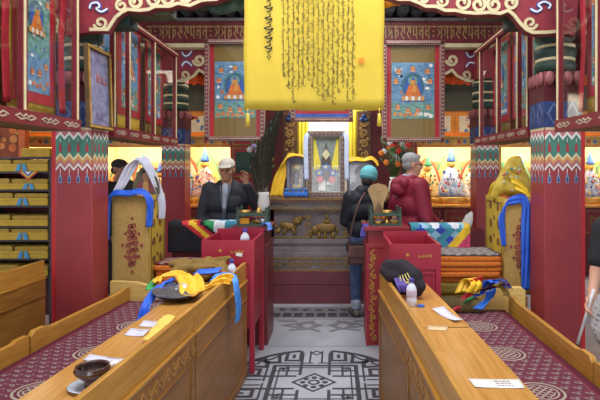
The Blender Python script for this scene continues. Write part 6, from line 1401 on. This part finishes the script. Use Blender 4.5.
# ------------------------------------------------------------------ plume vase on the left tall table
root = thing('plume_vase', 'white vase holding a tall bunch of dark peacock plumes', 'vase', (-.70, 5.10, 1.085)); vx, vy, vz = -.70, 5.10, 1.085
MB().lathe([(.05, 0), (.056, .01), (.062, .1), (.058, .2), (.05, .26), (.055, .30), (.046, .30), (.044, .2), (.01, .05)], (vx, vy, vz), 22).build('vase', [mat('vase_white', (206, 200, 196), rough=.3, var=.05)], root)
r = random.Random(12); pl = MB(); br = MB(); ey = MB()
plm = mat('plume_dark', (40, 38, 32), rough=.9, scale=30, rgb2=(66, 62, 50))
for k in range(46):
    t = r.random(); lean = -.10 + .26 * t + r.uniform(-.03, .03); hgt = .66 + .50 * t * r.uniform(.85, 1.05) - .1 * (1 - t)
    b0 = Vector((vx + r.uniform(-.03, .03), vy + r.uniform(-.03, .03), vz + .2)); tip = Vector((vx + lean, vy + r.uniform(-.12, .08), vz + hgt))
    mid = b0.lerp(tip, .5) + Vector((-.03 + .02 * t, 0, .03)); pts = catmull([b0, mid, tip], 7); br.tube(pts, [.0035 - .0022 * i / (len(pts) - 1) for i in range(len(pts))], 5)
    n = len(pts)
    for i in range(4, n):
        f = (i - 3) / (n - 3)
        for sg in (-1, 1):
            for q in range(3):
                p0 = pts[i - 1].lerp(pts[i], q / 3); d = (pts[min(i, n - 1)] - pts[i - 1]).normalized(); sd = Vector((sg, r.uniform(-.5, .5), 0)).normalized(); e = p0 + d * .05 + sd * (.036 * (1 - .3 * f))
                wv = d * .006; pl.add([p0 - wv, p0 + wv, e + wv * .4, e - wv * .4], [(0, 1, 2, 3)])
    if k % 4 == 0: ey.ell(tip + Vector((0, -.004, -.02)), (.014, .004, .02), 0, seg=8, rings=5)
br.build('quill', [mat('quill_tan', (96, 84, 62))], root); o = pl.build('plume', [plm], root); ey.build('plume_eye', [mat('plume_eye', (60, 72, 70))], root)
# hanging scroll ends seen beside the left framed painting are part of the shrine; nothing more here

# ------------------------------------------------------------------ things on the left desks
DT = .80
def on_desk(px, py, z=DT): Y = F * (H - z) / (py - VY); return Vector(((px - VX) * Y / F, Y, z))
def paper(label, quad, m_=None, curl=0.004, text=0, name='paper_slip', grp=None):
    q = [on_desk(*p) for p in quad]; g = []
    for i in range(9):
        a, b = q[0].lerp(q[1], i / 8), q[3].lerp(q[2], i / 8); g.append([a.lerp(b, j / 3) + Vector((0, 0, .002 + curl * (i / 8 - .5) ** 2 * 4)) for j in range(4)])
    root = thing(name, label, 'paper', tuple(sum(q, Vector()) / 4), grp); MB().sheet(g, .0012).build('sheet', [m_ or white], root)
    if text:
        t = MB(); u = (q[1] - q[0]); v = (q[3] - q[0]); W_, D_ = u.length, v.length; fr = Fr(q[0] + Vector((0, 0, .0035)), u, v, (0, 0, 1)); r_ = random.Random(int(W_ * 1000))
        for row in range(text):
            b = D_ * (.25 + .5 * row / max(1, text - 1)); a = W_ * .5
            while a < W_ * .8:
                L = r_.uniform(.006, .016); t.box(a, a + L, b - .003, b + .003, 0, .0005, 0, fr); a += L + .004
        t.build('print', [mat('faint_print', (150, 110, 120))], root)
    return root
lilac_p = mat('pale_lilac_paper', (206, 200, 214), rough=.6, var=.03)
paper('white paper slip on the left desk farthest from the bowl', [(139, 327), (157, 327.5), (162, 322), (144, 321)], lilac_p, .003, 2)
paper('white printed paper slip beside the yellow cloth on the left desk', [(124, 336), (143, 337), (150, 330), (131, 329)], lilac_p, .003, 2)
paper('long lilac paper slip behind the brown bowl', [(83, 361), (122, 365), (127, 360), (90, 355)], lilac_p, .003, 2)
q = [on_desk(143, 344), on_desk(153, 345), on_desk(176, 319), on_desk(163, 319)]; g = [[q[0].lerp(q[3], i / 14).lerp(q[1].lerp(q[2], i / 14), j / 6) + Vector((0, 0, .012 + .005 * math.sin(i * 1.3 + j * .9))) for j in range(7)] for i in range(15)]
tag(MB().sheet(g, .018).build('folded_cloth', [mat('soft_yellow_cloth', (226, 190, 90), rough=.8, var=.06)]), 'pale yellow folded cloth lying along the rim of the left desk', 'cloth')
c = on_desk(92.5, 388); root = thing('tea_bowl', 'brown glazed footed bowl on the left desk', 'bowl', (c.x, c.y, DT + .012))
bz = DT + .012; brown_g = mat('brown_glaze', (84, 54, 46), rough=.18, var=.15, spec=.7)
MB().lathe([(.030, 0), (.031, .012), (.024, .022), (.045, .032), (.062, .048), (.065, .060), (.058, .068), (.060, .073), (.055, .073), (.053, .066), (.056, .055), (.04, .036), (.004, .032)], (c.x, c.y, bz), 32).build('bowl_body', [brown_g], root)
MB().lathe([(.052, .058), (.003, .0585)], (c.x, c.y, bz), 24).build('tea', [mat('dark_tea', (46, 30, 26), rough=.1)], root)
c2 = c + Vector((-.006, -.0, 0)); tag(MB().lathe([(.045, 0), (.05, .003), (.078, .012), (.08, .014), (.074, .0145), (.05, .008), (.003, .008)], (c2.x, c2.y, DT), 32).build('saucer', [mat('white_saucer', (206, 210, 218), rough=.2, var=.03)]), 'white saucer under the brown bowl', 'saucer')
c = on_desk(109, 371); m = MB(); r_ = random.Random(2)
for k in range(9): m.ell((c.x + r_.uniform(-.025, .025), c.y + r_.uniform(-.018, .018), DT + .014 + r_.uniform(0, .022)), (.016, .012, .012), 0, (r_.random(), r_.random(), 0), 8, 6)
o = remesh(m, 'crumpled_tissue', [white], .004, smooth=1); tag(o, 'crumpled white tissue beside the brown bowl', 'tissue')
# cymbal with coloured cloths
c = on_desk(178, 300); cz = DT + .03; nrm = Vector((-.03, -.10, 1)).normalized(); uu = Vector((1, 0, 0)); vv = nrm.cross(uu); fr = Fr(Vector((c.x + .0, c.y + .03, DT + .05)), uu, vv, nrm)
root = thing('dark_dish', 'black dish with silver boss lying among coloured cloths on the left desk', 'dish', (c.x, c.y, DT)); R_ = .165
MB().lathe([(.07, -.036), (.12, -.028), (R_ - .01, .0), (R_, .012)], (0, 0, 0), 40, 0, 1, fr).lathe([(R_, .0122), (R_ - .006, .014), (.12, .004), (.07, -.002), (.004, -.004)], (0, 0, 0), 40, 1, 1, fr).build('dish', [mat('black_lacquer', (28, 26, 30), rough=.3, spec=.6), mat('grey_sheen', (92, 92, 98), rough=.25, metal=.3, var=.2)], root)
m = MB(); m.lathe([(.05, .002), (.048, .012), (.03, .03), (.012, .038), (.003, .04)], (0, 0, 0), 20, 0, 1, fr.sub(.01, .03, 0)); m.build('boss', [mat('silver_boss', (176, 172, 168), rough=.3, metal=.6)], root)
og = mat('orange_brocade', (236, 166, 30), rough=.5, scale=40, rgb2=(250, 196, 60))
def heap(label, pts, voxel, m_, name='cloth', smooth=3, cat='cloth'):
    m = MB()
    for p0, r0, p1, r1 in pts: m.cap(p0, r0, p1, r1)
    return tag(remesh(m, name, [m_], voxel, smooth=smooth), label, cat)
D_ = lambda px, py, z: tuple(on_desk(px, py + (0), DT) + Vector((0, 0, z)))
def at_z(px, py, Y): return Vector(P(px, py, Y))
scarf('orange-yellow brocade cloth lying over the dish towards the desk rim', [at_z(186, 275, 3.42), at_z(191, 282, 3.32), at_z(194, 291, 3.2), at_z(203, 289, 3.2), at_z(213, 283, 3.28), at_z(224, 279, 3.35), at_z(232, 280, 3.38)],
      [(.13, .05, .0), (.14, .05, .02), (.14, .08, .03), (.08, .12, .05), (.03, .1, .06), (.03, .06, .06), (.02, .05, .05)], og, 11, .012, 2.4, 6, 'brocade_cloth')
scarf('yellow brocade strip trailing left over the dish', [at_z(186, 277, 3.40), at_z(178, 273, 3.44), at_z(168, 274, 3.44), at_z(160, 277, 3.40), at_z(156, 282, 3.34)], [(.0, .05, .04), (.02, .06, .03), (.02, .06, .03), (.04, .06, .0), (.05, .04, .0)], og, 9, .008, 2, 6, 'brocade_cloth')
scarf('royal blue scarf trailing from the dish over the left bench edge', [at_z(176, 279, 3.40), at_z(166, 282, 3.36), at_z(157, 289, 3.28), at_z(149, 299, 3.18), at_z(145, 308, 3.12), at_z(142, 322, 3.08)], [(.05, .05, .03), (.05, .06, .03), (.06, .05, .02), (.06, .03, .01), (.05, .02, 0), (.06, .02, 0)], blue_s, 9, .010, 2.2)
scarf('light blue and yellow brocade band hanging over the rim of the second left desk', [at_z(212, 278, 3.5), at_z(222, 276, 3.5), at_z(231, 276, 3.5), at_z(235.5, 280, 3.45), at_z(237.2, 292, 3.42), at_z(238, 308, 3.42), at_z(237, 322, 3.42)], [(.02, .06, .03), (.02, .06, .03), (.03, .06, .02), (.02, .07, .01), (.015, .075, 0), (.015, .085, 0), (.015, .09, 0)], mat('sky_blue_silk', (52, 120, 206), rough=.45, scale=20, rgb2=(84, 150, 222)), 9, .006, 2.2)
scarf('blue scarf end lying behind the orange brocade', [at_z(196, 272, 3.6), at_z(208, 272, 3.6), at_z(220, 270, 3.62)], [(.02, .07, .02)] * 2, blue_s, 7, .008, 2)
scarf('green ribbon end beside the yellow brocade strip', [at_z(158, 278, 3.42), at_z(152, 284, 3.36), at_z(150, 290, 3.3)], [(.05, .03, .0)] * 2, mat('green_ribbon', (60, 150, 80), rough=.5), 5, .004, 1, name='silk_scarf')
scarf('red ribbon between the brown robe and the orange brocade', [at_z(203, 273, 3.64), at_z(214, 272, 3.66), at_z(226, 270, 3.68)], [(.02, .05, .015)] * 2, mat('red_ribbon', (186, 44, 60), rough=.5), 5, .004, 1, name='silk_scarf')
robe = mat('olive_robe', (116, 88, 36), rough=.85, scale=10, rgb2=(140, 108, 52), bump=.3)
r_ = random.Random(8); pts = []
for k in range(30):
    a = at_z(r_.uniform(174, 216), 268, 3.80 + r_.uniform(-.08, .12)); a.z = DT + r_.uniform(.03, .125); b = a + Vector((r_.uniform(.05, .16), r_.uniform(-.05, .05), r_.uniform(-.02, .03))); pts.append((a, r_.uniform(.025, .04), b, r_.uniform(.02, .035)))
pts.append((at_z(172, 264, 3.9), .03, at_z(186, 262, 3.9), .035)); pts.append((Vector((-.83, 3.8, DT + .05)), .045, Vector((-.80, 3.72, DT + .06)), .04))
heap('olive-brown robe heaped at the far end of the second left desk', pts, .010, robe, 'folded_robe', 2, 'robe')
scarf('yellow-brown sash spread under the brown robe', [at_z(216, 265, 3.75), at_z(222, 268, 3.7), at_z(224, 274, 3.62)], [(.06, .02, .02)] * 2, robe, 7, .01, 2, name='sash_cloth')
def bottle(label, x, y, z, h, cap_c=(72, 60, 150), lab_c=(206, 190, 210)):
    root = thing('water_bottle', label, 'bottle', (x, y, z)); r = h * .185
    MB().lathe([(r * .85, 0), (r, h * .03), (r, h * .28), (r * .93, h * .32), (r, h * .36), (r, h * .62), (r * .8, h * .72), (r * .42, h * .82), (r * .4, h * .86), (r * .3, h * .86), (r * .01, h * .1)], (x, y, z), 22).build('bottle_body', [mat('clear_plastic', (212, 214, 226), rough=.15, var=.03, spec=.7)], root)
    MB().lathe([(r * 1.01, h * .37), (r * 1.012, h * .38), (r * 1.012, h * .58), (r * 1.01, h * .59)], (x, y, z), 22).build('label_band', [mat('label_pale', lab_c, rough=.4)], root)
    MB().lathe([(r * .5, h * .86), (r * .52, h * .87), (r * .52, h * .97), (r * .46, h), (r * .01, h)], (x, y, z), 18).build('bottle_cap', [mat('cap_violet', cap_c, rough=.35)], root)
bottle('plastic water bottle with violet cap standing in the left red tray table', -.755, 4.36, .905, .21)
b0 = on_desk(228, 275.5); bottle('plastic water bottle with violet cap between brown robe and desk rim', -.735, 3.70, DT, .17)
b0 = on_desk(411.5, 306); bottle('plastic water bottle with violet cap on the second right desk', b0.x, b0.y, DT, .165, lab_c=(224, 218, 228))
# tan folded cushion and small carpet corner behind the left bench end
m = MB(); m.box(-1.52, -1.16, 4.56, 4.69, .5, .60); tag(m.build('cushion', [mat('tan_cushion', (196, 150, 70), rough=.85)], bevel=.03), 'tan folded cushion between the left bench end board and the mats', 'cushion')
m = MB(); m.box(-1.56, -1.18, 4.36, 4.49, .497, .53); tag(m.build('folded_rug', [mat('grey_rose_rug', (120, 96, 96), rough=.9, scale=40, rgb2=(150, 126, 124))], bevel=.012), 'folded grey-rose rug at the far end of the left bench', 'rug')

# ------------------------------------------------------------------ things on the right desks and bench
paper('long white label with faint print on the nearest right desk', [(475, 388), (525, 389), (519, 380), (468, 379.5)], white, .002, 3, 'paper_label')
paper('curled white paper slip beside the bottle on the right desk', [(432, 311), (455, 323), (463, 322), (444, 308.5)], lilac_p, .012, 0)
paper('thin pale paper strip across the middle of the right desk', [(427, 330), (447, 331), (448, 327), (428, 326)], mat('clear_strip', (216, 186, 146), rough=.3, var=.05), .001, 0)
c = on_desk(421, 307); m = MB(); m.box(c.x - .02, c.x + .02, c.y - .01, c.y + .012, DT, DT + .014); tag(m.build('lighter', [mat('lighter_blue', (60, 110, 210), rough=.3)], bevel=.004), 'small blue lighter beside the bottle on the right desk', 'lighter')
hp_ = lambda px, py, Y: Vector(P(px, py, Y)); hat_m = mat('black_felt', (36, 28, 36), rough=.9, var=.2, scale=14)
hx = [(hp_(388, 266, 3.38), .045, hp_(402, 269, 3.36), .06), (hp_(402, 267, 3.36), .055, hp_(414, 277, 3.3), .06), (hp_(410, 276, 3.32), .06, hp_(419, 286, 3.26), .045), (hp_(396, 274, 3.36), .05, hp_(410, 284, 3.3), .06), (hp_(384, 271, 3.36), .03, hp_(390, 276, 3.34), .04), (Vector((.40, 3.34, .85)), .04, Vector((.52, 3.28, .84)), .035)]
hat = heap('black felt hat with yellow cords lying on the second right desk', hx, .010, hat_m, 'felt_hat', 4, 'hat')
m = MB()
for k in range(4): m.tube(catmull([hp_(400 + k * 2.4, 276 - k, 3.25), hp_(401 + k * 3, 281 - k, 3.225), hp_(405 + k * 2.6, 285 - 2 * k, 3.21), hp_(408 + k * 1.6, 281, 3.215)]), .0035, 6)
ORG.setdefault(hat.name, Vector(hat.location)); m.build('yellow_cord', [mat('cord_yellow', (206, 190, 110))], hat)
m = MB()
for k in range(3): m.sheet(ribbon_grid([hp_(396 + 3 * k, 278, 3.25), hp_(399 + 3.4 * k, 285, 3.2), hp_(401 + 4 * k, 292, 3.19)], (.03, .01, 0), 5, .004, 1.2), .003)
m.build('violet_ribbon', [mat('violet_ribbon', (84, 62, 140), rough=.6)], hat)
# heap of coloured scarves at the end of the right bench
cu = MB(); x0, y0_, z0 = P(438, 310, 4.1); cu.box(.80, 1.14, 4.0, 4.18, .497, .60); tag(cu.build('cushion', [mat('dark_olive_cushion', (96, 80, 46), rough=.9)], bevel=.035), 'dark olive cushion under the heap of scarves on the right bench', 'cushion')
sc = [('yellow', (240, 190, 40), [(461, 292), (466, 282), (472, 279), (477, 284), (472, 293)], 14), ('red', (200, 44, 50), [(476, 278), (474, 288), (467, 296), (463, 306), (457, 311)], 13),
      ('royal blue', (40, 90, 206), [(478, 296), (484, 288), (490, 281), (496, 283)], 12), ('dark wine', (96, 26, 44), [(478, 290), (488, 289), (497, 286), (506, 284)], 12), ('navy', (40, 44, 96), [(488, 287), (496, 280), (504, 282), (509, 288)], 10),
      ('bright blue', (52, 120, 220), [(491, 290), (489, 297), (484, 303), (478, 309)], 11), ('green', (60, 150, 90), [(470, 298), (465, 305), (463, 311)], 8), ('olive gold', (150, 120, 44), [(497, 284), (503, 288), (507, 296)], 9)]
for k, (nm, colr, pth, wp) in enumerate(sc):
    Ys = 4.06 - .012 * k; w_ = wp * Ys / F
    pts = []
    for i, (a, b) in enumerate(pth):
        v_ = at_z(a, b, Ys + .05 * math.sin(i * 1.3)); v_.z = max(v_.z, .515); pts.append(v_)
    scarf('%s silk scarf in the heap at the far end of the right bench' % nm, pts, [(w_, .03, .02), (w_ * .9, .04, .0), (w_, .03, -.02)], mat('silk_' + nm.replace(' ', '_'), colr, rough=.5, var=.1), 9, .009, 2.3)
# white cloth by the right rear column
m = MB(); a = P(468, 222, 6.75); heap('white cloth bundle standing by the right rear column', [((a[0], 6.72, .95), .06, (a[0] + .03, 6.72, 1.03), .03), ((a[0] - .02, 6.72, .9), .07, (a[0], 6.72, .98), .05)], .012, white, 'cloth_bundle', 3)
tag(MB().box(a[0] - .2, a[0] + .16, 6.55, 6.82, 0, .84).build('small_cabinet', [red_dk], bevel=.006), 'small dark cabinet in front of the right rear column', 'cabinet')
